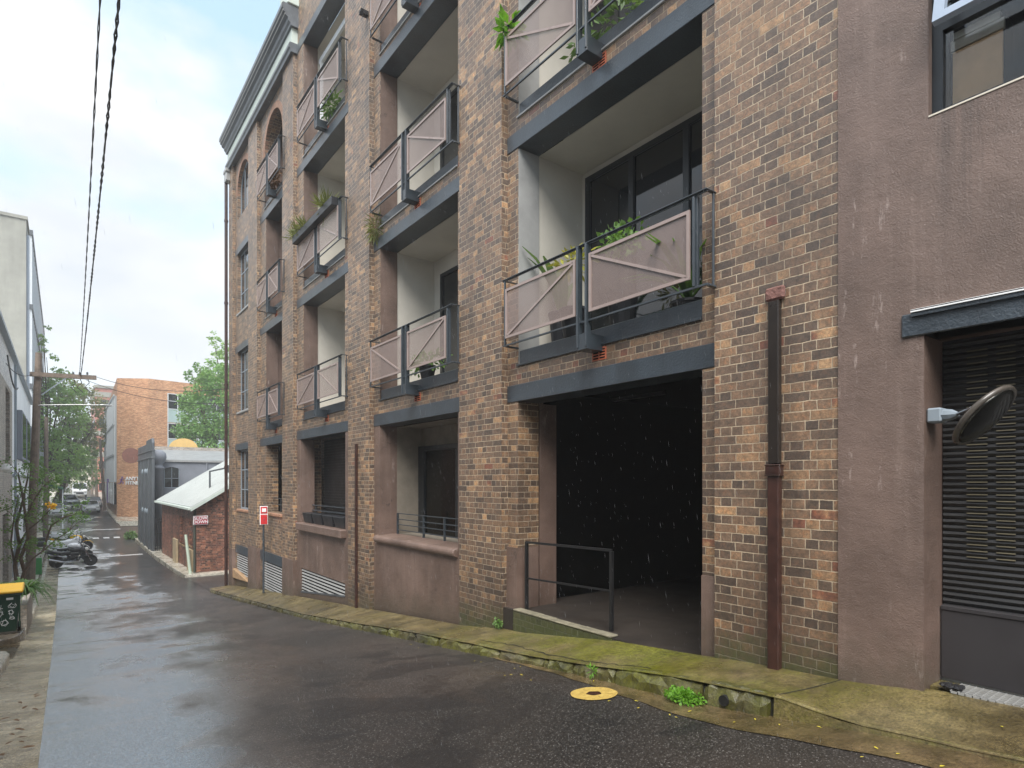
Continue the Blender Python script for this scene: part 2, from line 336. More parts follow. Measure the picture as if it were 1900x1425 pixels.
M['binyellow'] = plain('yellow plastic lid', srgb(226, 176, 44), .35, .06)
M['boxgreen'] = plain('green metal box', srgb(70, 150, 86), .4, .08)
M['awning'] = plain('green awning', srgb(44, 92, 66), .5, .2)
M['silver'] = plain('silver car paint', srgb(150, 156, 160), .22, .05, metal=.6, Coat_Weight=.6)
M['whitecar'] = plain('white car paint', srgb(232, 234, 236), .22, .03, Coat_Weight=.6)
M['lamp'] = plain('lamp lens', srgb(210, 210, 205), .1, .05)
M['curtain'] = plain('grey curtain', srgb(110, 118, 116), .8, .1)
M['beigeblind'] = plain('tan blind', srgb(226, 182, 132), .8, .15)
M['slot'] = plain('slot light colour', srgb(100, 94, 76), .6, .2)  # light through the shutter is put into this colour
M['planter'] = plain('black planter', srgb(30, 32, 36), .4, .2)
M['mirrorback'] = plain('brown grey mirror shell', srgb(82, 76, 70), .25, .25, 8, .05, 30)
M['leafgreen'] = leaf_mat('tree leaves', (.26, .42, .14), (.42, .62, .20), (.13, .24, .08), .25)
M['leafdark'] = leaf_mat('dark tree leaves', (.16, .26, .10), (.27, .40, .15), (.09, .16, .07), .25)
M['leafolive'] = leaf_mat('olive tree leaves', (.26, .28, .13), (.38, .36, .18), (.14, .2, .09), .25)
M['leafbright'] = leaf_mat('bright leaves', (.15, .30, .08), (.26, .44, .13), (.07, .16, .045), .3)
M['leafsmall'] = leaf_mat('small shrub leaves', (.13, .25, .07), (.26, .42, .12), (.07, .14, .04), 4)
M['strap'] = leaf_mat('strap leaves', (.06, .13, .045), (.15, .25, .08), None, 6)
M['fern'] = leaf_mat('yellow green fern', (.13, .16, .04), (.22, .24, .08), (.08, .08, .03), 6)
M['croton'] = leaf_mat('yellow croton leaves', (.36, .32, .05), (.52, .47, .10), (.2, .25, .04), 12)
M['weed'] = leaf_mat('bright weed leaves', (.12, .3, .03), (.25, .5, .06), None, 20)
M['brightyellow'] = plain('yellow blossom', srgb(240, 186, 30), .6, .2, 9)
M['deadleaf'] = plain('brown leaf', srgb(112, 78, 42), .6, .3, 9)
M['yellowleaf'] = plain('yellow leaf', srgb(196, 180, 60), .5, .2, 9)

# ------------------------------------------------------------------ mesh helpers
class MB:
    def __init__(s): s.v = []; s.f = []
    def add(s, vs, fs):
        o = len(s.v); s.v += [tuple(v) for v in vs]; s.f += [tuple(i + o for i in f) for f in fs]; return s
    def box(s, x0, x1, y0, y1, z0, z1):
        if x0 > x1: x0, x1 = x1, x0
        if y0 > y1: y0, y1 = y1, y0
        if z0 > z1: z0, z1 = z1, z0
        return s.add([(x0, y0, z0), (x1, y0, z0), (x1, y1, z0), (x0, y1, z0), (x0, y0, z1), (x1, y0, z1), (x1, y1, z1), (x0, y1, z1)],
                     [(0, 3, 2, 1), (4, 5, 6, 7), (0, 1, 5, 4), (1, 2, 6, 5), (2, 3, 7, 6), (3, 0, 4, 7)])
    def bar(s, a, b, w, h=None, up=(0, 0, 1)):
        a = Vector(a); b = Vector(b); h = h or w; d = (b - a).normalized(); u = Vector(up)
        if abs(d.dot(u)) > .98: u = Vector((1, 0, 0))
        r = d.cross(u).normalized(); u = r.cross(d).normalized()
        P = []
        for p in (a, b):
            for i, j in ((-1, -1), (1, -1), (1, 1), (-1, 1)): P.append(p + r * w / 2 * i + u * h / 2 * j)
        return s.add(P, [(3, 2, 1, 0), (4, 5, 6, 7), (0, 1, 5, 4), (1, 2, 6, 5), (2, 3, 7, 6), (3, 0, 4, 7)])
    def tube(s, pts, rad, n=8, cap=True):
        pts = [Vector(p) for p in pts]; k = len(pts); rads = rad if isinstance(rad, (list, tuple)) else [rad] * k
        o = len(s.v); prev = None
        for i, p in enumerate(pts):
            d = (pts[min(i + 1, k - 1)] - pts[max(i - 1, 0)])
            d = d.normalized() if d.length > 1e-9 else Vector((0, 0, 1))
            u = prev if prev is not None else (Vector((0, 0, 1)) if abs(d.z) < .9 else Vector((1, 0, 0)))
            r = d.cross(u); r = r.normalized() if r.length > 1e-6 else Vector((1, 0, 0)); u = r.cross(d).normalized(); prev = u
            for j in range(n):
                a = 2 * math.pi * j / n; s.v.append(tuple(p + (r * math.cos(a) + u * math.sin(a)) * rads[i]))
        for i in range(k - 1):
            for j in range(n):
                a = o + i * n + j; b = o + i * n + (j + 1) % n; s.f.append((a, b, b + n, a + n))
        if cap:
            s.f.append(tuple(o + j for j in reversed(range(n)))); s.f.append(tuple(o + (k - 1) * n + j for j in range(n)))
        return s
    def lathe(s, c, prof, n=16, axis='Z'):
        o = len(s.v); c = Vector(c)
        for r, h in prof:
            for j in range(n):
                a = 2 * math.pi * j / n; x, y = r * math.cos(a), r * math.sin(a)
                p = {'Z': (x, y, h), 'X': (h, x, y), 'Y': (x, h, y)}[axis]; s.v.append(tuple(c + Vector(p)))
        for i in range(len(prof) - 1):
            for j in range(n):
                a = o + i * n + j; b = o + i * n + (j + 1) % n; s.f.append((a, b, b + n, a + n))
        s.f.append(tuple(o + j for j in reversed(range(n)))); s.f.append(tuple(o + (len(prof) - 1) * n + j for j in range(n)))
        return s
    def prism(s, poly, axis, a, b):
        """poly of 2D points; axis X -> points are (y,z), Y -> (x,z), Z -> (x,y)"""
        n = len(poly)
        def P(p, h): return {'X': (h, p[0], p[1]), 'Y': (p[0], h, p[1]), 'Z': (p[0], p[1], h)}[axis]
        vs = [P(p, a) for p in poly] + [P(p, b) for p in poly]
        fs = [tuple(reversed(range(n))), tuple(range(n, 2 * n))] + [(i, (i + 1) % n, n + (i + 1) % n, n + i) for i in range(n)]
        return s.add(vs, fs)
    def blob(s, c, r, seg=8, rings=5, jit=0.):
        c = Vector(c); r = Vector(r) if not isinstance(r, (int, float)) else Vector((r, r, r)); o = len(s.v)
        s.v.append(tuple(c - Vector((0, 0, r.z))))
        for i in range(1, rings):
            t = -math.pi / 2 + math.pi * i / rings
            for j in range(seg):
                a = 2 * math.pi * j / seg; k = 1 + rnd.uniform(-jit, jit)
                s.v.append((c.x + r.x * math.cos(t) * math.cos(a) * k, c.y + r.y * math.cos(t) * math.sin(a) * k, c.z + r.z * math.sin(t) * k))
        s.v.append(tuple(c + Vector((0, 0, r.z)))); top = len(s.v) - 1
        for j in range(seg):
            s.f.append((o, o + 1 + (j + 1) % seg, o + 1 + j)); s.f.append((top, top - seg + j, top - seg + (j + 1) % seg))
        for i in range(rings - 2):
            for j in range(seg):
                a = o + 1 + i * seg + j; b = o + 1 + i * seg + (j + 1) % seg; s.f.append((a, b, b + seg, a + seg))
        return s
    def leaf(s, p, d, L, w, up=None):
        p = Vector(p); d = Vector(d).normalized(); u = Vector(up) if up else Vector((rnd.uniform(-1, 1), rnd.uniform(-1, 1), rnd.uniform(-1, 1)))
        r = d.cross(u); r = r.normalized() if r.length > 1e-5 else Vector((1, 0, 0))
        return s.add([p, p + d * L * .5 + r * w / 2, p + d * L, p + d * L * .5 - r * w / 2], [(0, 1, 2, 3)])
    def xf(s, mat, start=0):
        for i in range(start, len(s.v)): s.v[i] = tuple(mat @ Vector(s.v[i]))
        return s
    def build(s, name, mat, parent=None, bevel=0, smooth=False, origin=None, normals=True):
        me = bpy.data.meshes.new(name)
        org = Vector(parent['_o']) if (parent is not None and '_o' in parent) else (Vector(origin) if origin else Vector((0, 0, 0)))
        me.from_pydata([tuple(Vector(v) - org) for v in s.v], [], s.f); me.update()
        if normals or bevel:
            bm = bmesh.new(); bm.from_mesh(me)
            if normals: bmesh.ops.recalc_face_normals(bm, faces=bm.faces)
            if bevel:
                es = [e for e in bm.edges if e.is_manifold and e.calc_face_angle(0) > .5]
                bmesh.ops.bevel(bm, geom=es, offset=bevel, segments=1, affect='EDGES', profile=.5, clamp_overlap=True)
            bm.to_mesh(me); bm.free()
        uvl = me.uv_layers.new(name='UVMap').data
        for p in me.polygons:
            n = p.normal; ax = max(range(3), key=lambda i: abs(n[i]))
            for li in p.loop_indices:
                v = me.vertices[me.loops[li].vertex_index].co + org
                uvl[li].uv = ((v.y, v.z) if ax == 0 else (v.x, v.z) if ax == 1 else (v.x, v.y))
        if smooth:
            for p in me.polygons: p.use_smooth = True
        me.materials.append(M[mat] if isinstance(mat, str) else mat)
        o = bpy.data.objects.new(name, me); COL.objects.link(o)
        if parent is not None:
            o.parent = parent; o['_o'] = tuple(org)
        else:
            o.location = org; o['_o'] = tuple(org)
        return o
def thing(name, label, cat, loc, group=None):
    o = bpy.data.objects.new(name, None); COL.objects.link(o); o.location = loc; o['_o'] = tuple(loc)
    o.empty_display_size = .2; return tag(o, label, cat, group)
def tag(o, label, cat, group=None, kind=None):
    if label: o['label'] = label
    if cat: o['category'] = cat
    if group: o['group'] = group
    if kind: o['kind'] = kind
    return o
def struct(o, kind='structure'): o['kind'] = kind; return o
def copy_tree(o, parent=None, vis=None):
    c = o.copy(); COL.objects.link(c)
    if parent is not None: c.parent = parent
    for ch in list(o.children): copy_tree(ch, c)
    return c
def subobj(parent):  # child container handled simply: mesh objects can parent further meshes
    return parent
def interp(tab):
    def f(y):
        if y <= tab[0][0]: return tab[0][1]
        for (a, b), (c, d) in zip(tab, tab[1:]):
            if y <= c: return b + (d - b) * (y - a) / (c - a)
        return tab[-1][1]
    return f
def smooth_f(f, w=.5): return lambda y: (f(y - w) + f(y + w) + f(y)) / 3

# ------------------------------------------------------------------ terrain
RP = smooth_f(interp([(-40, 3.2), (-5, .5), (0, .13), (1, .04), (1.7, -.03), (2.6, -.18), (3.7, -.3), (5.3, -.46), (6.9, -.65), (8.9, -.88), (11.2, -1.15), (14.2, -1.5), (20, -2.06), (25, -2.5), (33, -2.95), (42, -3.15), (50, -3.15), (60, -3.0), (75, -2.55), (88, -2.1), (120, -1.0), (200, 2), (600, 8)]), .35)
PW = interp([(-40, 3.3), (-5, .6), (0, .2), (1.2, .16), (1.76, .13), (2.4, .04), (2.74, .02), (3.57, -.04), (3.75, -.09), (5, -.19), (6.8, -.455), (7.2, -.475), (8.4, -.66), (11.84, -1.0), (13.4, -1.16), (18.2, -1.62), (21.2, -1.9), (25.3, -2.34), (60, -2.9)])
KT = interp([(-40, 3.23), (-5, .53), (0, .16), (1.02, .065), (1.31, .03), (1.73, -.0), (2.05, -.035), (2.3, -.01), (2.56, .0), (3.19, -.06), (3.8, -.13), (4.74, -.28), (5.72, -.41), (6.94, -.53), (8.92, -.75), (11.2, -1.04), (14.2, -1.4), (24.9, -2.38), (60, -2.9)])
def frange(a, b, st):
    n = max(1, round((b - a) / st)); return [a + (b - a) * i / n for i in range(n + 1)]
def sheet(xs, ys, zf, drop=0):
    m = MB(); nx = len(xs)
    for y in ys:
        for x in xs: m.v.append((x, y, zf(x, y)))
    for j in range(len(ys) - 1):
        for i in range(nx - 1):
            a = j * nx + i; m.f.append((a, a + 1, a + nx + 1, a + nx))
    return m
def undul(x, y, a=.012): return a * mnoise.noise(Vector((x * .7, y * .45, 3)))
def roadz(x, y): return RP(y) + undul(x, y)
YR = [-40, -20, -10] + frange(-5, 30, .25) + frange(31, 80, 1) + [90, 100, 110, 120, 140, 170, 200, 260, 400, 600]
XR = frange(-.15, 4.62, .2)
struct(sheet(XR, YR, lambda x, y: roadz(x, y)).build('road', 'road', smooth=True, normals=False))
M['gutterleft'] = conc_mat('pale wet gutter concrete', srgb(150, 136, 108), srgb(200, 188, 162), .03, .25, (0, 60))
XG = [-.9, -.7, -.55, -.4, -.3, -.2, -.13]
struct(sheet(XG, YR, lambda x, y: RP(y) - .02 + .025 * min(1, max(0, (-.35 - x) * 2)) - (.0 if x < -.18 else -.012)).build('gutter', 'gutterleft', smooth=True, normals=False))
# stained concrete gutter on the right near the camera, laid 5 mm over the asphalt
def rg(x, y): return roadz(x, y) + .006
m = MB(); ys = frange(-3, 6.4, .1)
for y in ys:
    inner = 4.10 + .03 * math.sin(y * 1.7) + .012 * math.sin(y * 9) + max(0, (y - 3.0)) * .115
    for i in range(4):
        x = inner + (4.52 - inner) * i / 3; m.v.append((x, y, rg(x, y)))
for j in range(len(ys) - 1):
    for i in range(3):
        a = j * 4 + i; m.f.append((a, a + 1, a + 5, a + 4))
struct(m.build('gutter', 'gutter', smooth=True, normals=False))
# ground sheet to the horizon
xs = [-900, -300, -100, -40, -15, -6, -2, 0, 2, 5, 8, 15, 40, 100, 300, 900]
ys = [-600, -200, -60, -20, -5, 0, 5, 10, 15, 20, 25, 30, 40, 50, 60, 75, 90, 120, 200, 400, 900, 1500]
struct(sheet(xs, ys, lambda x, y: RP(y) - .35).build('ground', 'ground', normals=False))
# right footpath with crossfall, ends at the lane
ys = frange(-8, 25.3, .3); xs = frange(4.5, 5.24, .12)
def pathz(x, y):
    t = (x - 4.5) / .7; return KT(y) * (1 - t) + PW(y) * t + (.006 * mnoise.noise(Vector((x * 3, y * 2, 0))))
fp = sheet(xs, ys, pathz)
struct(fp.build('footpath', 'path', smooth=True, normals=False))
# path sheet under the driveway threshold and the building line
# kerb: rough stones (one structure)
m = MB(); y = 2.58; k = 0
rk = random.Random(3)
def stone(m, y0, y1, rough):
    n = 9; secs = []
    for i in range(n + 1):
        yy = y0 + (y1 - y0) * i / n
        e = .0 if 0 < i < n else .016
        zt = KT(yy) + .004; zb = RP(yy) - .06
        j = lambda: rk.uniform(-rough, rough)
        hgt = zt - zb
        secs.append([(4.62, yy, zb), (4.62, yy, zt + j() * .2 - e), (4.545 + j() * .6, yy, zt + .004 - e + j() * .4), (4.50 + j() + e, yy, zt - .03 - e + j() * .8), (4.475 + j() * 1.0 + e, yy, zb + hgt * .6 + j()), (4.465 + j() + e, yy, zb)])
    o = len(m.v)
    for s_ in secs: m.v += s_
    q = 6
    for i in range(n):
        for t in range(q - 1):
            a = o + i * q + t; m.f.append((a, a + 1, a + q + 1, a + q))
    m.f.append(tuple(o + t for t in range(q))); m.f.append(tuple(o + n * q + t for t in reversed(range(q))))
while y < 25.0:
    L = rk.uniform(.5, 1.05); stone(m, y + .022, min(25.1, y + L), .022 if y < 9 else .016); y += L
struct(m.build('kerb', 'kerb', smooth=False, bevel=.012))
m = MB(); ys = frange(2.57, 25.1, .5)
for yy in ys: m.v += [(4.53, yy, RP(yy) - .1), (4.53, yy, KT(yy) - .03), (4.60, yy, KT(yy) - .02)]
for j in range(len(ys) - 1):
    for t in range(2):
        a = j * 3 + t; m.f.append((a, a + 1, a + 4, a + 3))
struct(m.build('kerb', plain('dark kerb soil', (.02, .02, .012), .9, .3, 9), normals=False))
# jagged crack and a dark joint across the footpath
m = MB(); pts = []
for i in range(40):
    t = i / 39; y = 7.0 - 3.1 * t; x = 4.66 + .045 * math.sin(7 * t) + rk.uniform(-.02, .02) - .05 * t; pts.append((x, y, .006 + rk.uniform(.003, .016) * (1 - abs(2 * t - 1) * .6)))
for x, y, w in pts: m.v += [(x - w / 2, y, pathz(x - w / 2, y) + .005), (x + w / 2, y, pathz(x + w / 2, y) + .005)]
for i in range(39): m.f.append((2 * i, 2 * i + 1, 2 * i + 3, 2 * i + 2))
for x0, x1, y0, y1 in ((4.52, 5.19, 2.56, 2.36), (4.52, 5.19, 9.6, 9.6), (4.52, 5.19, 13.2, 13.2)):
    o = len(m.v)
    for i in range(8):
        t = i / 7; x = x0 + (x1 - x0) * t; y = y0 + (y1 - y0) * t
        for d in (-.006, .006): m.v.append((x, y + d, pathz(x, y) + .005))
    for i in range(7): m.f.append((o + 2 * i, o + 2 * i + 1, o + 2 * i + 3, o + 2 * i + 2))
struct(m.build('footpath_crack', plain('crack dirt', (.012, .012, .008), .9, .2), normals=False))
tag(MB().lathe((4.44, 2.98, RP(2.98) + .075), [(.04, .012), (.045, .01), (.045, .1), (.04, .1), (.035, .02)], 16, 'X').build('drain_outlet', plain('dark drain', (.006, .006, .005), .8, .2), origin=(4.46, 2.98, -.15)), 'round dark stormwater outlet in the kerb face right of the bright weed clump', 'drain')
# smooth driveway kerb near the camera
m = MB(); ys = frange(-6, 2.56, .12); o = 0
for yy in ys:
    zt = KT(yy) + .005; zb = RP(yy) - .08
    m.v += [(4.62, yy, zt + .001), (4.53, yy, zt + .004), (4.505, yy, zt - .008), (4.49, yy, zb)]
for j in range(len(ys) - 1):
    for t in range(3):
        a = j * 4 + t; m.f.append((a, a + 1, a + 5, a + 4))
m.f.append(tuple((len(ys) - 1) * 4 + t for t in range(4)))
struct(m.build('kerb', conc_mat('driveway kerb concrete', srgb(84, 72, 48), srgb(124, 108, 78), .4, .35, (0, 4)), normals=True))
# kerb end curve towards the lane
# left side: footpath + kerb islands
struct(sheet(frange(-2.2, -.9, .32), frange(17.2, 150, 1.2), lambda x, y: RP(y) + .13).build('footpath', 'pathfar', normals=False))
m = MB()
def lkerb(m, pts, h=.14, w=.12):
    # pts: (x,y) of the kerb's street edge; body lies to the -X side
    o = len(m.v)
    for x, y in pts:
        z = RP(y); m.v += [(x, y, z - .1), (x - .01, y, z + h), (x - w, y, z + h + .004), (x - w, y, z - .1)]
    for i in range(len(pts) - 1):
        for t in range(3):
            a = o + i * 4 + t; m.f.append((a, a + 1, a + 5, a + 4))
    m.f.append(tuple(o + t for t in range(4))); m.f.append(tuple(o + (len(pts) - 1) * 4 + t for t in range(4)))
lkerb(m, [(-.66, y) for y in frange(17.3, 60, 1)])
struct(m.build('kerb', 'pathfar'))
# kerb-side slab carrying the bin, rounded corner at the driveway cut
m = MB()
poly = [(-3.2, 16.2), (-.98, 16.2), (-.83, 16.3), (-.74, 16.5), (-.68, 16.9), (-.66, 17.3), (-.78, 17.3), (-.9, 17.32), (-3.2, 17.32)]
o = 0
m.prism(poly, 'Z', -2.4, -1.56)
struct(m.build('footpath', conc_mat('dark wet slab', srgb(92, 82, 70), srgb(118, 108, 94), .1, .3), bevel=.02))
m = MB(); m.prism([(-3.2, 10), (-.74, 10), (-.72, 13.4), (-.78, 13.75), (-.95, 13.95), (-3.2, 13.98)], 'Z', -2.4, -1.2)
m.v = [(x, y, z if z < -2 else (-1.2 - (y - 13) * .1 * 1.0 if y > 12 else -1.0 - (y - 11) * .1)) for x, y, z in m.v]
struct(m.build('footpath', 'pathfar', bevel=.015))
struct(sheet(frange(-3.2, -.7, .5), frange(13.9, 16.4, .5), lambda x, y: RP(y) + .0 + (-.7 - x) * .03).build('footpath', 'gutter', normals=False))
# road markings
def mark(name, pts, label=None):
    m = MB(); m.add([(x, y, roadz(x, y) + .006) for x, y in pts], [tuple(range(len(pts)))]); return struct(m.build(name, 'paint', normals=False))
mark('road_marking', [(1.6, 46.2), (4.3, 46.5), (4.3, 47.1), (1.6, 46.8)])
for k in range(5): mark('road_marking', [(1.3 + k * .72, 59.6), (1.72 + k * .72, 59.6), (1.72 + k * .72, 60.6), (1.3 + k * .72, 60.6)])
mark('road_marking', [(-.1, 67.4), (4.4, 67.0), (4.4, 67.5), (-.1, 67.9)])
mark('road_marking', [(.4, 79), (2.4, 78), (2.9, 81), (.9, 81)])
# cross street
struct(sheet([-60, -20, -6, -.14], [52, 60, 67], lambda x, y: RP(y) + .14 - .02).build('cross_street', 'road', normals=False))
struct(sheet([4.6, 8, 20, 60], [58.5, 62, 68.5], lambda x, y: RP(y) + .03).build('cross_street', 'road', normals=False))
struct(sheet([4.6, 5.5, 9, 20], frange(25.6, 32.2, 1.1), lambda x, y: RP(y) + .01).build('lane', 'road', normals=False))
# footpath by the brick hut with rounded kerb
m = MB(); arc = [(4.75 + .5 * (1 - math.cos(a)), 32.75 - .5 * math.sin(a)) for a in [R(t) for t in range(0, 91, 15)]]
poly = [(4.75, 57.5)] + [(4.75, 45), (4.72, 36)] + arc + [(14, 32.25), (14, 57.5)]
m.prism(poly, 'Z', -3.6, -3.0)
def hz(y): return RP(y) + .11
m2 = sheet([4.72, 5.0, 5.35, 8, 14], frange(32.7, 57.5, 1.2), lambda x, y: hz(y))
m.v = [(x, y, z if z < -3.5 else hz(y)) for x, y, z in m.v]
struct(m.build('footpath', 'pathfar'))
# far right footpath, past the junction
m = MB(); m.prism([(4.5, 74), (20, 74), (20, 160), (4.5, 160)], 'Z', -4, 0); m.v = [(x, y, z if z < -3 else RP(y) + .13) for x, y, z in m.v]
struct(m.build('footpath', 'pathfar'))

# ------------------------------------------------------------------ wall grid helper (plane facing -X)
def wall_grid(m, X0, X1, Y0, Y1, Z0, Z1, holes):
    ys = sorted({Y0, Y1, *[min(max(h[0], Y0), Y1) for h in holes], *[min(max(h[1], Y0), Y1) for h in holes]})
    zs = sorted({Z0, Z1, *[min(max(h[2], Z0), Z1) for h in holes], *[min(max(h[3], Z0), Z1) for h in holes]})
    def solid(i, j):
        if i < 0 or j < 0 or i >= len(ys) - 1 or j >= len(zs) - 1: return None
        cy = (ys[i] + ys[i + 1]) / 2; cz = (zs[j] + zs[j + 1]) / 2
        return not any(h[0] < cy < h[1] and h[2] < cz < h[3] for h in holes)
    for i in range(len(ys) - 1):
        for j in range(len(zs) - 1):
            if not solid(i, j): continue
            a, b, c, d = ys[i], ys[i + 1], zs[j], zs[j + 1]
            m.add([(X0, a, c), (X0, b, c), (X0, b, d), (X0, a, d)], [(0, 3, 2, 1)])
            m.add([(X1, a, c), (X1, b, c), (X1, b, d), (X1, a, d)], [(0, 1, 2, 3)])
            for di, dj, q in ((-1, 0, [(X0, a, c), (X0, a, d), (X1, a, d), (X1, a, c)]), (1, 0, [(X0, b, c), (X1, b, c), (X1, b, d), (X0, b, d)]),
                              (0, -1, [(X0, a, c), (X1, a, c), (X1, b, c), (X0, b, c)]), (0, 1, [(X0, a, d), (X0, b, d), (X1, b, d), (X1, a, d)])):
                if not solid(i + di, j + dj): m.add(q, [(0, 1, 2, 3)])
    return m
def arch_fill(m, X0, X1, yc, r, zs, n=16):
    """spandrels filling a square head above a round arch, plus its soffit"""
    top = zs + r
    for sgn in (-1, 1):
        pts = [(yc + sgn * r * math.cos(math.pi / 2 * i / n), zs + r * math.sin(math.pi / 2 * i / n)) for i in range(n + 1)]
        for (a, b), (c, d) in zip(pts, pts[1:]):
            for X in (X0, X1): m.add([(X, a, b), (X, c, d), (X, c, top), (X, a, top)], [(0, 1, 2, 3)])
            m.add([(X0, a, b), (X1, a, b), (X1, c, d), (X0, c, d)], [(0, 1, 2, 3)])

# ================================================================== BRICK WAREHOUSE
WH = thing('brick_warehouse', 'long brown brick warehouse of apartments with recessed balconies, navy lintels and grey cornice', 'building', (5.6, 14, -2))
P0, P1, PB = 5.2, 5.31, 5.70
BASE = -3.4; TOP = 18.4; CT = 14.92
LB = [2.86, 6.55, 10.25, 13.74]; LH = .25; SB = [None, 3.37, 6.97, 10.57]
BAYS = {1: (3.58, 7.2, 3.80, 6.95), 2: (8.38, 11.98, 8.60, 11.69), 3: (13.15, 17.2, 13.62, 16.65), 4: (18.22, 21.12, 18.66, 20.45), 5: (22.3, 24.72, 22.62, 24.42)}
PIERS = [(2.385, 3.58), (7.2, 8.38), (11.98, 13.15), (17.2, 18.22), (21.12, 22.3), (24.72, 25.3)]
bw = MB(); rws = []
class _RW:
    def box(s, *a): rws.append(MB().box(*a))
    def prism(s, *a): rws.append(MB().prism(*a))
rw = _RW()
for a, b in PIERS:
    top = TOP if b < 17.5 else CT
    z0 = BASE
    if a > 17: z0 = -.52 if a < 24 else -.88
    bw.box(P0, PB + .3, a, b, z0, top)
    if a > 17: rw.box(P0 - .012, PB + .3, a - .004, b + .004, BASE, z0)
for b in (1, 2, 3):
    y0, y1, o0, o1 = BAYS[b]
    holes = []
    for f in (1, 2, 3):
        holes += [(o0, o1, SB[f], LB[f]), (y0, y1, LB[f], LB[f] + LH)]
    zlow = LB[0] + LH
    wall_grid(bw, P1, PB, y0, y1, zlow, TOP, holes)
y0, y1, o0, o1 = BAYS[1]
wall_grid(bw, P1, PB, y0, y1, .73, LB[0], [(o0, o1, .73, 9)])
for a, b in ((y0, o0), (o1, y1)): rw.box(P1 - .02, PB, a, b, BASE, .73)
y0, y1, o0, o1 = BAYS[2]
rws.append(wall_grid(MB(), P1, PB, y0, y1, BASE, LB[0], [(o0, o1, .56, LB[0])]))
y0, y1, o0, o1 = BAYS[3]
rws.append(wall_grid(MB(), P1, PB, y0, y1, BASE, LB[0], [(o0 - .02, 16.9, .56, LB[0]), (13.62, 16.86, -1.4, -.7)]))
rw.prism([(13.62, -1.4), (16.86, -1.4), (16.86, -1.36), (13.62, -1.0)], 'X', P1 + .002, PB)
for b in (4, 5):
    y0, y1, o0, o1 = BAYS[b]
    holes = [(o0, o1, LB[0] - 2.15 if b == 4 else .6, LB[0]), (y0, y1, LB[0], LB[0] + LH)]
    for f in (1, 2):
        zb = (SB[f] if b == 4 else LB[f] - 2.25)
        holes += [(o0, o1, zb, LB[f]), (y0, y1, LB[f], LB[f] + LH)]
    if b == 4:
        yc, r, zs, zb = 19.6, 1.0, 12.32, 10.6; lo = -.58
        holes += [(y0, y1, lo - .32, lo), (18.66, 20.75, -1.8, lo - .32)]
    else:
        yc, r, zs, zb = 23.5, .92, 12.5, 11.55; lo = -.68
        holes += [(22.45, y1, lo - .32, lo), (22.5, 24.6, -1.85, lo - .32)]
    holes += [(yc - r, yc + r, zb, zs + r)]
    wall_grid(bw, P1, PB, y0, y1, BASE, CT, holes)
    arch_fill(bw, P1, PB, yc, r, zs)
# body behind the front wall
bw.box(PB + .3, 16, 2.39, 3.5, BASE, TOP - .6)
bw.box(6.9, 16, 17.0, 25.28, BASE, CT - .4)
wallo = bw.build('wall', 'brick', WH)
for q_ in rws: q_.build('rendered_base', 'render', WH)
MB().box(5.71, 16, 2.45, 17.05, TOP - .5, TOP - .3).box(5.71, 16, 17.06, 25.2, CT - .35, CT - .2).build('roof', 'darkgrey', WH)
# back enclosure so light does not leak through the openings
MB().box(15.5, 15.8, 7.5, 17, BASE, TOP).box(6.9, 15.5, 16.9, 17.04, BASE, TOP - .5).box(6.2, 15.5, 7.25, 7.45, BASE, TOP - .5).box(6.95, 15.4, 2.4, 7.2, 3.12, 3.3).build('inner_wall', 'shadeblack', WH)
# lintels
for b, (y0, y1, o0, o1) in BAYS.items():
    for f in range(4):
        if b >= 4 and f == 3: continue
        MB().box(P1 - .012, PB, y0 + .003, y1 - .003, LB[f] + .001, LB[f] + LH - .001).build('lintel', 'navy', WH, bevel=.006)
MB().box(P1 - .01, PB, 18.23, 21.1, -.9, -.58).build('lintel', 'navy', WH, bevel=.006)
MB().box(P1 - .01, PB, 22.46, 24.71, -1.0, -.68).build('lintel', 'navy', WH, bevel=.006)
# louvres
def louvre(y0, y1, z0, z1, poly=None):
    m = MB(); z = z1 - .03; n = 0
    m.box(P1 + .10, P1 + .12, y0, y1, z0 - .02, z1)
    bk = m.build('vent_backing', 'shadeblack', WH)
    m = MB()
    while z > z0 + .02:
        if poly: 
            yb = y1 if z > -1.02 else 13.62 + (16.86 - 13.62) * ((-1.0 - z) / .36)
            ya = y0 if z > -1.02 else max(y0, yb)
            a, b = (y0, y1) if z > -1.02 else (yb, y1)
            if b - a < .1: break
        else: a, b = y0, y1
        m.add([(P1 + .01, a, z - .038), (P1 + .01, b, z - .038), (P1 + .03, b, z), (P1 + .03, a, z), (P1 + .016, a, z - .042), (P1 + .016, b, z - .042), (P1 + .036, b, z - .004), (P1 + .036, a, z - .004)],
              [(0, 1, 2, 3), (7, 6, 5, 4), (0, 4, 5, 1), (3, 2, 6, 7), (0, 3, 7, 4), (1, 5, 6, 2)])
        z -= .083
    m.build('louvre_vent', 'louvre', WH)
louvre(18.7, 20.72, -1.8, -.91); louvre(22.55, 24.55, -1.82, -1.01); louvre(13.64, 16.84, -1.36, -.7, True)
MB().prism([(13.62, -1.02), (16.86, -1.385), (16.86, -1.34), (13.62, -.98)], 'X', P1 - .01, P1 + .08).build('vent_sill', 'darkgrey', WH)
MB().prism([(22.5, -1.86), (25.1, -2.0), (25.1, -1.62), (24.6, -1.62), (22.5, -1.8)], 'X', P0 + .005, P1 + .2).build('stone_plinth', 'stonesill', WH, bevel=.02)
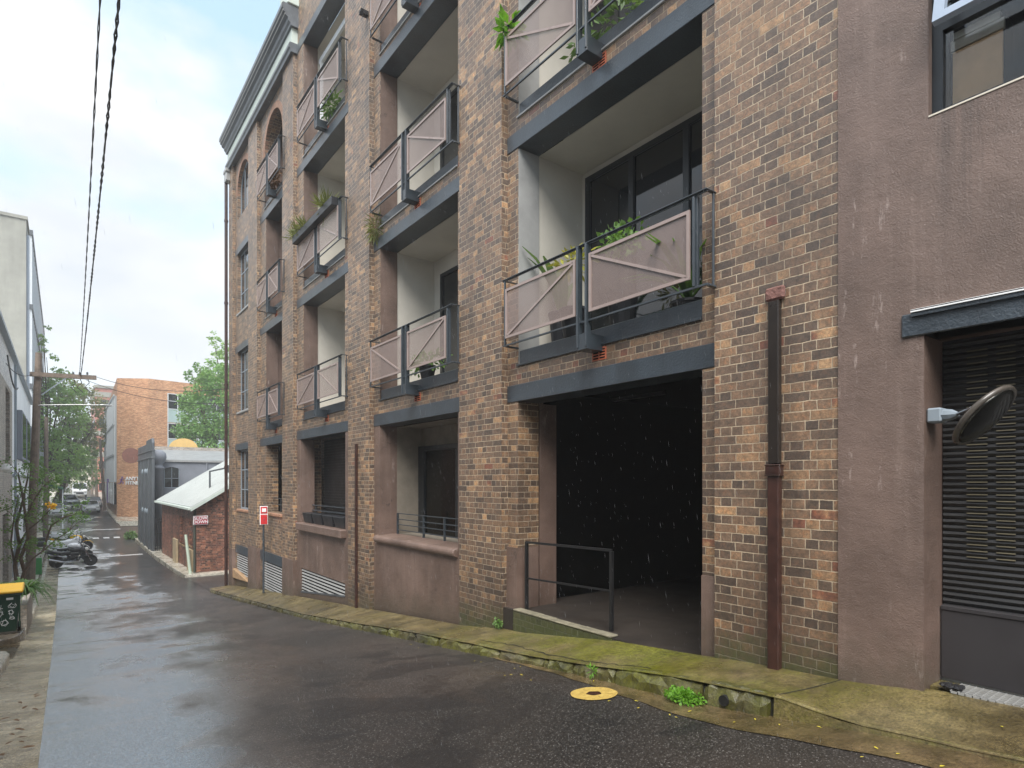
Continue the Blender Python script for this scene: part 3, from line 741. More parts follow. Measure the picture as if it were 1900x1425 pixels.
# cornice over the far section
m = MB(); YA, YZ = 17.14, 25.34
prof = [(5.19, 13.72), (5.12, 13.72), (5.10, 13.80), (5.06, 13.84), (5.06, 13.92), (5.09, 13.98), (5.17, 13.985)]
m.prism(prof + [(5.6, 13.985), (5.6, 13.72)], 'Y', YA, YZ)
m.build('lower_moulding', 'cornice', WH)
MB().box(5.15, 5.6, YA + .02, YZ - .02, 13.99, 14.40).build('frieze', 'frieze', WH)
prof = [(5.16, 14.405), (5.10, 14.41), (5.09, 14.47), (5.04, 14.52), (5.02, 14.60), (4.95, 14.64), (4.95, 14.70), (4.90, 14.73), (4.90, 14.79), (4.86, 14.82), (4.86, 14.93), (4.90, 14.97), (5.6, 14.97), (5.6, 14.405)]
m = MB(); m.prism(prof, 'Y', YA - .06, YZ + .04); m.build('cornice', 'cornice', WH)
for z, x in ((14.635, 4.948), (14.725, 4.898), (14.975, 4.87)):
    pass
MB().box(4.94, 5.02, YA - .05, YZ + .03, 14.655, 14.69).box(4.888, 4.95, YA - .05, YZ + .03, 14.742, 14.775).build('cornice_fillet', 'louvre', WH)
MB().box(5.0, 5.65, YA - .1, YA + .62, 14.98, 15.9).build('parapet_block', 'frieze', WH, bevel=.02)
MB().box(5.05, 5.3, YZ - .25, YZ + .12, 13.3, 13.7).box(5.02, 5.3, YZ - .3, YZ + .15, 13.62, 13.76).build('rainwater_head', 'louvre', WH, bevel=.02)
# arch rings
def ring(yc, r, zs, w=.2):
    m = MB(); n = 24
    for i in range(n):
        a, b = math.pi * i / n, math.pi * (i + .9) / n
        m.prism([(yc + r * math.cos(a), zs + r * math.sin(a)), (yc + (r + w) * math.cos(a), zs + (r + w) * math.sin(a)), (yc + (r + w) * math.cos(b), zs + (r + w) * math.sin(b)), (yc + r * math.cos(b), zs + r * math.sin(b))], 'X', P1 - .006, P1 + .1)
    m.build('arch_ring', plain('arch brick', srgb(150, 116, 96), .6, .3, 12), WH)
ring(19.6, 1.0, 12.32); ring(23.5, .92, 12.5)
# balcony rooms
def room(b, f, xb=6.6):
    y0, y1, o0, o1 = BAYS[b]; z0, z1 = SB[f], LB[f]
    if b == 4 and f == 3: o0, o1, z1 = 18.6, 20.6, 13.6
    m = MB()
    a, c = o0 - .02, o1 + .0
    A = [(PB - .02, a, z0), (xb, a, z0), (xb, a, z1 + .0), (PB - .02, a, z1)]
    X0 = PB + .001
    m.add([(X0, a, z0), (xb, a, z0), (xb, a, z1), (X0, a, z1)], [(0, 1, 2, 3)])
    m.add([(X0, c, z0), (xb, c, z0), (xb, c, z1), (X0, c, z1)], [(3, 2, 1, 0)])
    m.add([(xb, a, z0), (xb, c, z0), (xb, c, z1), (xb, a, z1)], [(0, 1, 2, 3)])
    m.add([(X0, a, z1 - .001), (xb, a, z1 - .001), (xb, c, z1 - .001), (X0, c, z1 - .001)], [(0, 1, 2, 3)])
    m.add([(X0, a, z0 + .02), (xb, a, z0 + .02), (xb, c, z0 + .02), (X0, c, z0 + .02)], [(3, 2, 1, 0)])
    o = m.build('balcony_recess', 'plaster' if b < 4 else 'render', WH, normals=False)
    # jamb linings of mauve render
    MB().box(P1 + .012, PB + .002, o1 - .012, o1 + .001, z0, z1).build('jamb', 'greyjamb' if b == 1 else 'render', WH); MB().box(P1 + .012, PB + .002, o0 - .001, o0 + .012, z0, z1).build('jamb', 'render', WH)
    # dark doors across the back
    d0, d1 = o0 + .18, o1 - (.12 if b == 1 else .36)
    if b >= 3: d1 = o0 + 1.5
    fr = MB(); X = xb - .06; zt = z1 - .12 if b == 1 else z1 - .38
    fr.box(X, xb - .003, d0, d1, zt - .08, zt).box(X, xb - .003, d0, d0 + .07, z0 + .03, zt - .08).box(X, xb - .003, d1 - .1, d1, z0 + .03, zt - .08)
    n = 3 if d1 - d0 > 2.3 else 2
    for i in range(1, n):
        y = d0 + (d1 - d0) * i / n; fr.box(X - .01, xb - .005, y - .045, y + .045, z0 + .03, zt - .08)
    fo = fr.build('door_frame', 'blackframe', WH)
    MB().box(xb - .035, xb - .03, d0 + .07, d1 - .1, z0 + .04, zt - .08).build('pane', 'glass', fo)
for b in (1, 2, 3, 4):
    for f in (1, 2, 3): room(b, f)
# sill upstands
for b in (1, 2, 3, 4):
    y0, y1, o0, o1 = BAYS[b]
    for f in (1, 2, 3):
        if b == 4 and f == 3: o0, o1 = 18.61, 20.59
        z = SB[f]; MB().box(P1 + .02, PB - .1, o0 + .012, o1 - .012, z + .03, z + .23).build('upstand', 'navy', WH, bevel=.01)
        MB().box(P1 - .03, PB, o0 + .0, o1 - .0, z, z + .028).build('sill', 'louvre' if f > 1 else 'steel', WH, bevel=.004)
# balustrades
def balustrade(y0, y1, zt, style, yl=None):
    """y0 near end, y1 far end, zt top rail height"""
    XF = 5.07; zb = zt - .95; yc = (y0 + y1) / 2 + (.05 if y1 - y0 > 3 else 0)
    m = MB()
    m.box(XF - .03, XF + .03, y0, y1, zt - .012, zt)                      # top rail
    m.box(XF - .008, XF + .008, y0 + .01, y1, zt - .028, zt - .012)
    m.box(XF - .012, XF + .012, y0, y1, zb, zb + .022)                    # bottom rail
    for z in (zt - .012, zb): m.box(XF + .03, P0 + .1, y0 - .002, y0 + .04, z, z + (.012 if z > zb else .022))
    m.box(P0 - .035, P0 - .015, y0 + .005, y0 + .025, zb + .022, zt - .012)
    for z in (zt - .012, zb): m.box(XF + .03, P1 + .02, y1 - .04, y1, z, z + (.012 if z > zb else .022))
    for y in (y0 + .16, y1 - .06): m.box(XF - .025, XF + .0, y - .012, y + .012, zb + .022, zt - .028); m.box(XF + .002, XF + .04, y - .03, y + .03, zb + .022, zt - .028) if y == y0 + .16 else None
    for y in (yc - .075, yc + .075): m.box(XF - .045, XF + .04, y - .014, y + .014, zb - .30, zt - .013)
    m.box(XF - .03, P1 + .03, yc - .09, yc + .09, zb - .33, zb - .14)
    for i in range(3): m.box(XF - .05, XF - .044, yc - .085 , yc - .065, zb + .15 + i * .3, zb + .17 + i * .3)
    # thin rods under the panels
    m.box(XF - .004, XF + .004, y0 + .05, y1 - .05, zb - .10, zb - .09) if False else None
    fr = m.build('balustrade', 'steel', WH, bevel=.002)
    pz0, pz1 = zb + .10, zt - .15
    for k, (a, b) in enumerate(((y0 + .2, yc - .12), (yc + .12, y1 - .09))):
        q = MB(); w = .035
        q.box(XF - .034, XF - .012, a, b, pz0, pz0 + w).box(XF - .034, XF - .012, a, b, pz1 - w, pz1).box(XF - .034, XF - .012, a, a + w, pz0 + w, pz1 - w).box(XF - .034, XF - .012, b - w, b, pz0 + w, pz1 - w)
        up_at_center = (style == 'up')
        # k=0 near panel, k=1 far panel; centre side is b for k=0, a for k=1
        cy, ey = (b - w, a + w) if k == 0 else (a + w, b - w)
        zc, ze = (pz1 - w, pz0 + w) if up_at_center else (pz0 + w, pz1 - w)
        q.bar((XF - .032, cy, zc), (XF - .032, ey, ze), .012, .035, up=(1, 0, 0)) if False else q.bar((XF - .028, cy, zc), (XF - .028, ey, ze), .03, .012, up=(1, 0, 0))
        q.build('panel_frame', 'panelframe', fr)
        MB().add([(XF - .018, a + .02, pz0 + .02), (XF - .018, b - .02, pz0 + .02), (XF - .018, b - .02, pz1 - .02), (XF - .018, a + .02, pz1 - .02)], [(0, 1, 2, 3)]).build('mesh_panel', 'mesh', fr, normals=False)
    return fr
RT = [None, 4.575, 8.16, 11.76]
BAL = {1: (3.56, 6.98), 2: (8.36, 11.64), 3: (13.18, 16.42), 4: (17.98, 20.56)}
for b, (a, c) in BAL.items():
    for f in (1, 2, 3):
        style = 'down' if (b, f) in ((2, 1), (1, 2)) else 'up'
        balustrade(a, c, RT[f], style)
        # terracotta air brick
        yc = (a + c) / 2 + .02
        z1 = SB[f] - .02
        m = MB(); m.box(P1 - .008, P1 + .05, yc - .12, yc + .12, z1 - .155, z1)
        ab = m.build('air_brick', 'terracotta', WH)
        m = MB()
        for i in range(4):
            for j in (-1, 1): m.box(P1 - .0095, P1 + .0, yc + j * .055 - .045, yc + j * .055 + .045, z1 - .14 + i * .034, z1 - .122 + i * .034)
        m.build('vent_slots', 'shadeblack', ab)
# ground floor bay 2: rounded render sill, low rail, window behind
y0, y1, o0, o1 = BAYS[2]
m = MB(); prof = [(5.70, .56), (5.70, .60), (5.40, .585), (5.27, .575), (5.22, .55), (5.205, .50), (5.22, .45), (5.27, .42), (5.309, .41)]
m.prism(prof, 'Y', o0 + .0, o1 + .12); m.build('sill', 'render', WH, smooth=False, bevel=.012)
MB().add([(PB, o0, .57), (6.3, o0, .57), (6.3, o0, 2.85), (PB, o0, 2.85)], [(0, 1, 2, 3)]).add([(PB, o1, .57), (6.3, o1, .57), (6.3, o1, 2.85), (PB, o1, 2.85)], [(3, 2, 1, 0)]).add([(PB, o0, 2.85), (6.3, o0, 2.85), (6.3, o1, 2.85), (PB, o1, 2.85)], [(0, 1, 2, 3)]).add([(PB, o0, .59), (6.3, o0, .59), (6.3, o1, .59), (PB, o1, .59)], [(3, 2, 1, 0)]).add([(6.3, o0, .57), (6.3, o1, .57), (6.3, o1, 2.85), (6.3, o0, 2.85)], [(0, 1, 2, 3)]).build('window_recess', 'room', WH, normals=False)
wf = MB().box(6.2, 6.29, o0 + .01, o1 - .01, 2.35, 2.45).box(6.2, 6.29, 10.0, 10.14, .6, 2.35).box(6.2, 6.29, o1 - .25, o1 - .01, .6, 2.35).box(6.2, 6.29, o0 + .01, o0 + .12, .6, 2.35).build('window_frame', 'blackframe', WH)
MB().box(6.24, 6.25, 10.14, o1 - .25, .6, 2.35).build('pane', 'clear', wf)
m = MB(); ys = frange(8.85, 9.98, .03)
for i, y in enumerate(ys): m.v += [(6.24 + .025 * math.sin(i * 1.15), y, .62), (6.24 + .025 * math.sin(i * 1.15), y, 2.34)]
for i in range(len(ys) - 1): m.f.append((2 * i, 2 * i + 2, 2 * i + 3, 2 * i + 1))
m.build('curtain', 'curtain', wf, normals=False)
m = MB(); X = 5.64
for z in (.68, .79, .9, 1.02): m.box(X - .012, X + .012, o0 + .02, o1 - .15, z, z + .016)
for y in (o0 + .25, 9.6, 10.4, o1 - .16): m.box(X - .02, X + .02, y - .012, y + .012, .6, 1.03)
m.build('window_rail', 'steel', WH)
# ground floor bay 3
MB().box(5.17, 5.70, 13.55, 16.92, .36, .565).build('sill', 'render', WH, bevel=.02)
MB().box(PB + .3, PB + .34, 13.5, 16.95, .5, 2.86).build('roller_shutter_backing', 'blackframe', WH)
m = MB(); z = .6
while z < 2.8: m.box(PB + .275, PB + .3, 13.55, 16.9, z, z + .06); z += .075
m.build('roller_shutter', 'blacksteel', WH)
MB().box(5.63, 5.65, 13.62, 16.88, 1.02, 1.05).box(5.62, 5.66, 13.62, 16.88, .88, .91).box(5.63, 5.65, 13.75, 13.78, .57, 1.02).box(5.63, 5.65, 16.6, 16.63, .57, 1.02).build('window_rail', 'steel', WH)
# ground floor bay 4 and bay 5 windows
MB().box(PB, PB + .05, 18.6, 20.5, .6, 2.9).build('window_backing', 'shadeblack', WH)
MB().box(P1 + .2, P1 + .22, 18.67, 20.44, 1.15, 1.17).box(P1 + .2, P1 + .22, 18.67, 20.44, .95, .97).box(P1 + .2, P1 + .22, 19.5, 19.52, .72, 1.15).build('window_rail', 'steel', WH)
MB().box(P1 - .05, PB, 18.62, 20.5, .60, .708).build('sill', plain('brick sill', srgb(150, 112, 88), .6, .3, 14, .4, 20), WH, bevel=.02)
def grid_window(y0, y1, z0, z1, cols, rows, X=5.43, fm='greyframe', arch=None):
    m = MB(); w = .045
    m.box(X, X + .05, y0, y1, z0, z0 + .07)
    m.box(X, X + .05, y0, y0 + w, z0 + .07, z1); m.box(X, X + .05, y1 - w, y1, z0 + .07, z1)
    if not arch: m.box(X, X + .05, y0 + w, y1 - w, z1 - w, z1)
    for i in range(1, cols): y = y0 + (y1 - y0) * i / cols; m.box(X + .003, X + .045, y - .02, y + .02, z0 + .07, (z1 - w) if not arch else z1 + arch * .85)
    for j in range(1, rows): z = z0 + (z1 - z0) * j / rows; m.box(X + .006, X + .042, y0 + w, y1 - w, z - .018, z + .018)
    if arch:
        yc = (y0 + y1) / 2; r = (y1 - y0) / 2; n = 16
        for i in range(n):
            a, b = math.pi * i / n, math.pi * (i + 1) / n
            m.prism([(yc + (r - w) * math.cos(a), z1 + (r - w) * math.sin(a)), (yc + r * math.cos(a), z1 + r * math.sin(a)), (yc + r * math.cos(b), z1 + r * math.sin(b)), (yc + (r - w) * math.cos(b), z1 + (r - w) * math.sin(b))], 'X', X, X + .05)
    fo = m.build('window_frame', fm, WH)
    MB().box(X + .02, X + .025, y0, y1, z0, z1 + (arch or 0)).build('pane', 'glass', fo)
for f in range(3):
    z1 = LB[f]; z0 = z1 - 2.2 if f == 0 else z1 - 2.25
    grid_window(22.63, 24.41, z0, z1, 3, 3)
    MB().box(P1 - .04, PB, 22.6, 24.44, z0 - .09, z0 - .002).build('sill', 'louvre' if f else plain('brick sill 2', srgb(150, 112, 88), .6, .3, 14, .4, 20), WH, bevel=.015)
grid_window(22.59, 24.41, 11.56, 12.5, 3, 1, arch=.91)
# white inner frame at the top opening of the third bay
MB().box(5.72, 5.78, 13.64, 16.6, 13.28, 13.42).box(5.72, 5.78, 16.42, 16.5, 10.62, 13.28).build('inner_frame', 'whiteframe', WH)
# downpipes
def downpipe(X, y, z0, z1, w=.09, d=.07, joints=()):
    m = MB(); m.box(X - d, X - .002, y - w / 2, y + w / 2, z0, z1)
    for z in joints:
        m.box(X - d - .012, X - .002, y - w / 2 - .016, y + w / 2 + .016, z - .04, z + .04)
        m.box(X - d - .018, X - .002, y - w / 2 - .022, y + w / 2 + .022, z + .04, z + .052); m.box(X - d - .018, X - .002, y - w / 2 - .022, y + w / 2 + .022, z - .052, z - .04)
    return m.build('downpipe', 'rust', WH, bevel=.006)
downpipe(P0, 2.93, -.02, 1.84, .105, .07, (1.80,))
_dp = downpipe(P0, 2.93, 1.86, 3.33, .1, .065); _dp.data.materials.clear(); _dp.data.materials.append(plain('dark wet pipe', srgb(40, 34, 30), .3, .4, 4, .3, 40, streak=.5))
MB().box(P0 - .05, P0 - .001, 2.84, 3.02, 3.34, 3.46).build('pipe_cap', plain('crumbling pink mortar', srgb(120, 84, 76), .8, .3, 20, .8, 25, .03), WH, bevel=.015)
downpipe(P0, 12.62, -1.08, 2.52, .07, .05)
m = MB(); m.tube([(5.12, 25.42, -2.4), (5.12, 25.42, 13.4)], .06, 10)
for z in (-.9, 2.2, 5.4, 8.6, 11.8): m.tube([(5.12, 25.42, z), (5.12, 25.42, z + .08)], .075, 10)
m.build('downpipe', 'rust', WH, smooth=False)
MB().box(P0 + .02, P0 + .12, 25.3, 25.41, BASE, 13).build('corner_strip', 'rust', WH)
# small wall lamp on pier C
MB().box(5.02, 5.19, 11.99, 12.1, 11.55, 11.64).tube([(5.08, 12.02, 11.55), (5.0, 11.9, 11.46)], .045, 8).build('floodlight', 'blacksteel', WH)
# garage entrance
MB().box(P1 - .08, 14, 3.4, 7.6, -.6, -.165).build('garage_floor', 'garagefloor', WH)
m = MB()
m.prism([(5.0, -.165), (6.93, -.163), (6.93, -.75), (5.0, -.75)], 'X', P0 + .012, P1 - .08)
m.build('ramp_wall', brick_mat('mossy low brick wall', [(0, (.03, .035, .012)), (.5, (.09, .10, .02)), (1, (.12, .11, .05))], (.2, .19, .12), moss=True), WH)
m = MB(); 
for i in range(7):
    a = 5.0 + i * .275; m.box(P0 + .0, P1 + .03, a + .003, a + .270, -.16, -.142 + rk.uniform(-.006, .006))
m.build('ramp_coping', plain('worn concrete coping', srgb(122, 116, 98), .7, .35, 9, .5, 30), WH, bevel=.006)
MB().box(P1 + .42, P1 + .75, 6.96, 7.2, -.2, LB[0]).build('inner_pier', 'render', WH)
m = MB(); z1 = LB[0] + .24
m.add([(PB, 3.45, -.1), (14, 3.45, -.1), (14, 3.45, z1), (PB, 3.45, z1)], [(0, 1, 2, 3)]).add([(PB + .3, 7.22, -.1), (14, 7.22, -.1), (14, 7.22, z1), (PB + .3, 7.22, z1)], [(3, 2, 1, 0)])
m.add([(14, 3.45, -.2), (14, 7.3, -.2), (14, 7.3, z1), (14, 3.45, z1)], [(0, 1, 2, 3)]).add([(PB, 3.4, z1), (14, 3.4, z1), (14, 7.3, z1), (PB, 7.3, z1)], [(0, 1, 2, 3)])
m.build('garage_interior', 'shadeblack', WH, normals=False)
MB().box(6.9, 6.96, 5.6, 6.6, 2.95, 3.0).build('tube_light', 'blacksteel', WH)

# ================================================================== RENDERED BUILDING (right)
RB = thing('rendered_building', 'mauve cement rendered building front beside the near brick pier, with a shuttered doorway', 'building', (5.6, 0, 0))
XR0 = 5.185
m = wall_grid(MB(), XR0, 5.62, -9, 2.384, -.6, 9, [(-1.6, 1.76, -.6, 2.80), (-1.5, 1.73, 4.43, 6.4)])
m.build('wall', 'render', RB)
MB().box(XR0 - .02, 5.45, -1.75, 1.905, 2.80, 2.975).build('door_lintel', 'navy', RB, bevel=.008)
MB().box(XR0 - .045, XR0 - .02, -1.75, 1.83, 2.945, 2.985).build('lintel_flashing', 'navy', RB)
MB().box(XR0 - .055, XR0 - .045, -1.75, 1.83, 2.975, 2.992).box(XR0 - .055, XR0, -1.75, 1.83, 2.985, 2.995).build('flaking_edge', 'white', RB)
m = MB(); z = .72
while z < 2.8:
    m.tube([(5.56, -1.58, z), (5.56, 1.75, z)], .0225, 6, cap=False); z += .0475
sh = m.build('roller_shutter', 'blacksteel', RB, smooth=False)
MB().box(5.565, 5.6, -1.6, 1.76, .72, 2.8).build('shutter_backing', 'blackframe', sh)
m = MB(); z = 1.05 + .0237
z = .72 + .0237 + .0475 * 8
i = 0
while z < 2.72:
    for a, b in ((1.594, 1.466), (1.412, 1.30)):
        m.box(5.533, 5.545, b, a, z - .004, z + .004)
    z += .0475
m.build('slot_light', 'slot', sh)  # pale strips painted where light comes through the shutter
MB().box(5.50, 5.57, -1.58, 1.75, .17, .70).box(5.49, 5.57, -1.58, 1.75, .70, .735).build('kick_panel', plain('charcoal door panel', srgb(52, 50, 52), .4, .1, 3), RB, bevel=.004)
MB().box(5.3, 9, -2, 1.757, -.5, .145).build('threshold', 'path', RB)
# window upper right
WX = 5.25
fo = MB().box(WX, WX + .09, 1.66, 1.728, 4.44, 6.4).box(WX, WX + .07, -1.5, 1.66, 4.435, 4.475).box(WX, WX + .07, -1.5, 1.66, 5.06, 5.13).box(WX, WX + .06, .9, .96, 4.475, 5.06).build('window_frame', 'blackframe', RB)
MB().box(WX + .03, WX + .034, -1.5, 1.66, 4.475, 6.39).build('pane', 'clear', fo)
q = MB(); q.box(0, .05, 0, 1.2, 0, .06).box(0, .05, 0, 1.2, .84, .9).box(0, .05, 0, .07, .06, .84).box(0, .05, 1.13, 1.2, .06, .84)
q.xf(Matrix.Translation((WX - .01, .455, 4.985)) @ Matrix.Translation((0, 0, .9)) @ Matrix.Rotation(R(14), 4, 'Y') @ Matrix.Translation((0, 0, -.9)))
q.build('open_sash', plain('pale blue grey sash', srgb(150, 162, 178), .35, .05), RB)
MB().box(5.63, 8, -1.6, 1.9, 4.2, 4.25).box(8, 8.1, -1.6, 1.9, 4.2, 6.6).box(5.63, 8, 1.9, 1.95, 4.2, 6.6).box(5.63, 8, -1.65, -1.6, 4.2, 6.6).box(5.63, 8, -1.6, 1.9, 6.5, 6.6).build('room_box', 'shadeblack', RB)
MB().box(5.36, 5.38, 1.33, 1.63, 4.46, 4.92).build('blind', 'beigeblind', RB)
MB().box(5.35, 5.38, 1.32, 1.64, 4.925, 5.0).box(5.34, 5.39, 1.34, 1.62, 5.0, 5.05).build('blind_rail', 'cream', RB)
MB().box(XR0 - .006, WX, -1.5, 1.728, 4.418, 4.43).build('window_sill', 'cream', RB)
# grate and mat
g = MB()
for i in range(14): g.box(5.22, 5.47, 1.6 - i * .045, 1.6 - i * .045 + .006, .147, .165)
for i in range(6): g.box(5.22 + i * .049, 5.226 + i * .049, .98, 1.606, .147, .163)
go = g.build('drain_grate', 'louvre', origin=(5.3, 1.3, .15)); tag(go, 'galvanised steel drain grate in the pavement before the shuttered door', 'grate')
m = MB()
for i in range(7): m.blob((5.3 + rk.uniform(-.05, .06), 1.62 + rk.uniform(-.05, .05), .17 + rk.uniform(0, .015)), (.04, .035, .02), 7, 4, .2)
tag(m.build('rag', 'black', origin=(5.3, 1.62, .16)), 'crumpled black rag lying on the pavement at the foot of the door reveal', 'rag')
# convex mirror on bracket
MC = thing('traffic_mirror', 'round traffic mirror on a grey bracket in the shuttered doorway, seen edge on', 'mirror', (5.3, 1.74, 2.19))
m = MB(); m.box(5.22, 5.36, 1.66, 1.757, 2.14, 2.25); m.build('bracket', 'greyframe', MC, bevel=.012)
m = MB(); m.tube([(5.28, 1.68, 2.195), (5.25, 1.60, 2.19), (5.22, 1.555, 2.19)], [.05, .04, .015], 8); m.build('arm', 'greyframe', MC)
# disc: axis
ax = Vector((-.082, -.768, -.635)).normalized()
ctr = Vector((5.03, 1.355, 2.15))
rotm = Matrix.Translation(ctr) @ ax.to_track_quat('Z', 'Y').to_matrix().to_4x4()
rr = .238
m = MB(); m.lathe((0, 0, 0), [(0.001, -.05), (.07, -.045), (rr - .03, -.02), (rr, -.006), (rr + .004, .006), (rr, .02), (rr - .012, .024)], 40); m.xf(rotm); m.build('shell', 'mirrorback', MC, smooth=True)
m = MB(); m.lathe((0, 0, 0), [(rr - .013, .021), (rr - .05, .034), (.07, .044), (.001, .048)], 40); m.xf(rotm)
m.build('mirror_face', plain('grimy dark mirror', (.05, .05, .045), .16, .5, 20, .1, 60, metal=.85), MC, smooth=True)
m = MB(); m.tube([ctr - ax * .05, ctr - ax * .09, Vector((5.22, 1.56, 2.19))], [.03, .012, .012], 8); m.build('stem', 'chrome', MC)

# handrail in the garage mouth
HR = thing('handrail', 'black steel handrail with two rails at the edge of the dark garage ramp', 'handrail', (5.44, 6, -.16))
a0, a1 = (5.38, 6.83), (5.47, 5.24)
m = MB()
m.bar((a0[0], a0[1], .82), (a1[0], a1[1], .84), .035, .03).bar((a0[0], a0[1], .30), (a1[0], a1[1], .335), .03, .022)
m.build('rail', 'blacksteel', HR)
for x, y in (a0, a1): MB().box(x - .02, x + .02, y - .02, y + .02, -.165, .83).build('post', 'blacksteel', HR)

# ================================================================== BACKGROUND BUILDINGS
def text(body, size, mat, parent, loc, rot, name='lettering', depth=.01, sx=1, align='CENTER'):
    cu = bpy.data.curves.new(name, 'FONT'); cu.body = body; cu.size = size; cu.extrude = depth; cu.align_x = align; cu.align_y = 'CENTER'; cu.offset = size * .018
    to = bpy.data.objects.new(name, cu); COL.objects.link(to)
    bpy.context.view_layer.update()
    me = bpy.data.meshes.new_from_object(to.evaluated_get(bpy.context.evaluated_depsgraph_get()))
    bpy.data.objects.remove(to)
    org = Vector(parent['_o'])
    me.transform(Matrix.Translation(Vector(loc) - org) @ rot @ Matrix.Diagonal((sx, 1, 1, 1)))
    me.materials.clear(); me.materials.append(M[mat]); me.name = name
    o = bpy.data.objects.new(name, me); COL.objects.link(o); o.parent = parent; o['_o'] = tuple(org); return o
FACE_CAM = Matrix.Rotation(R(90), 4, 'X')                       # text facing -Y
def roty(a): return Matrix.Rotation(a, 4, 'Z') @ FACE_CAM

# ---- brick hut with a pale metal roof
HU = thing('brick_hut', 'low red brick hut with pale metal roof on the far side of the lane', 'building', (8, 39, -3))
hx0, hx1, hy0, hy1 = 5.3, 14.0, 33.0, 45.8
ez = .5
m = MB()
wall_grid(m, hx0, hx0 + .3, hy0 + .3, hy1, -3.5, ez, [(36.6, 38.2, -1.75, -.25), (34.35, 35.1, -1.6, -.35)])
m.prism([(hx0, -3.5), (hx1, -3.5), (hx1, ez), (9.65, 3.1), (hx0, ez)], 'Y', hy0, hy0 + .3)
m.prism([(hx0 + .3, -3.5), (hx1, -3.5), (hx1, ez), (9.65, 3.1), (hx0 + .3, ez + .15)], 'Y', hy1 - .3, hy1)
m.build('wall', 'redbrick', HU)
MB().box(hx0 + .14, hx0 + .2, 36.5, 38.3, -1.8, -.2).build('bricked_opening', 'redbrick', HU); MB().box(hx0 + .14, hx0 + .2, 34.3, 35.2, -1.7, -.3).build('bricked_opening', 'redbrick', HU)
MB().box(hx0 - .05, hx0 + .1, 36.5, 38.3, -1.83, -1.75).build('sill', 'stonesill', HU); MB().box(hx0 - .05, hx0 + .1, 34.25, 35.2, -1.68, -1.6).build('sill', 'stonesill', HU)
m = MB(); sl_ = (3.28 - ez) / (9.65 - hx0)
def rz(x): return ez + .08 + (x - hx0) * sl_
m.prism([(hx0 - .28, rz(hx0 - .28)), (9.65, rz(9.65)), (9.65, rz(9.65) + .07), (hx0 - .28, rz(hx0 - .28) + .07)], 'Y', hy0 - .3, hy1 + .25)
m.prism([(9.65, rz(9.65)), (14.3, rz(5.0)), (14.3, rz(5.0) + .07), (9.65, rz(9.65) + .07)], 'Y', hy0 - .3, hy1 + .25)
ro = m.build('roof', 'metalroof', HU)
m = MB()
y = hy0 - .1
while y < hy1 + .2:
    m.bar((hx0 - .25, y, rz(hx0 - .25) + .085), (9.6, y, rz(9.6) + .085), .03, .025); y += .38
m.build('roof_rib', 'metalroof', ro)
MB().prism([(hx0 - .3, rz(hx0 - .3) - .16), (9.65, rz(9.65) - .16), (9.65, rz(9.65) + .0), (hx0 - .3, rz(hx0 - .3))], 'Y', hy0 - .34, hy0 - .3).build('barge_board', 'frieze', HU)
MB().box(hx0 - .42, hx0 - .28, hy0 - .32, hy1 + .3, rz(hx0 - .3) - .1, rz(hx0 - .3) + .03).build('gutter', 'frieze', HU, bevel=.02)
MB().tube([(hx0 - .06, hy0 + .1, ez - .02), (hx0 - .07, hy0 + .12, -3.0)], .055, 8).build('downpipe', plain('dark green pipe', srgb(70, 76, 68), .5, .2), HU)
m = MB(); m.tube([(6.4, hy0 + 2.8, rz(6.4)), (6.4, hy0 + 2.8, rz(6.4) + .95), (7.0, hy0 + 1.6, rz(7) + .75)], .05, 8).box(7.0, 7.6, hy0 + 1.4, hy0 + 2.2, rz(7.3) + .3, rz(7.3) + .7)
m.build('roof_vent', 'darkgrey', HU)
SD = thing('slow_down_sign', 'red and white SLOW DOWN plate fixed to the corner of the brick hut', 'sign', (5.4, 32.85, -.75))
MB().box(5.14, 5.80, 32.90, 32.92, -.44, .0).build('plate', 'white', SD, bevel=.01)
MB().box(5.17, 5.77, 32.885, 32.899, -.41, -.03).build('red_panel', 'darkred', SD)
text('SLOW', .2, 'white', SD, (5.47, 32.875, -.125), FACE_CAM, sx=1.06); text('DOWN', .2, 'white', SD, (5.47, 32.875, -.305), FACE_CAM, sx=1.0)
tag(MB().tube([(5.08, 33.2, -3.0), (4.96, 33.5, -1.5), (4.92, 33.6, -.95)], [.075, .07, .065], 8).build('leaning_post', 'palegreen', origin=(5.08, 33.2, -3)), 'pale green pipe post leaning against the brick hut by its downpipe', 'post')
tag(MB().box(5.16, 5.28, 33.7, 34.9, -2.98, -1.75).build('board', 'beigeboard', origin=(5.2, 34.3, -3), bevel=.01), 'beige board standing against the brick hut behind the leaning green post', 'board')
tag(MB().box(5.16, 5.28, 38.6, 39.9, -3.0, -1.6).build('board', 'beigeboard', origin=(5.2, 39, -3), bevel=.01), 'beige panel against the brick hut below its bricked up window', 'board')

# ---- iron gate
IG = thing('iron_gate', 'black iron bar gate between the brick hut and the dark grey building', 'gate', (5.5, 46.4, -3))
m = MB()
for i in range(13): m.bar((4.98 + i * .11, 46.2 + i * .02, -2.95), (4.98 + i * .11, 46.2 + i * .02, -.75), .03)
m.build('bar', 'black', IG); 
MB().bar((4.95, 46.2, -.85), (6.4, 46.45, -.85), .05).bar((4.95, 46.2, -2.8), (6.4, 46.45, -2.8), .05).bar((4.95, 46.2, -1.8), (6.4, 46.45, -1.8), .04).build('gate_frame', 'black', IG)
tag(MB().box(5.5, 6.9, 47.0, 48.6, -3, -1.2).box(5.45, 6.95, 46.95, 48.65, -1.2, -1.02).build('wheelie_crate', 'darkgrey', origin=(6, 47.8, -3), bevel=.04), 'grey lidded crate stored behind the black iron gate', 'crate')

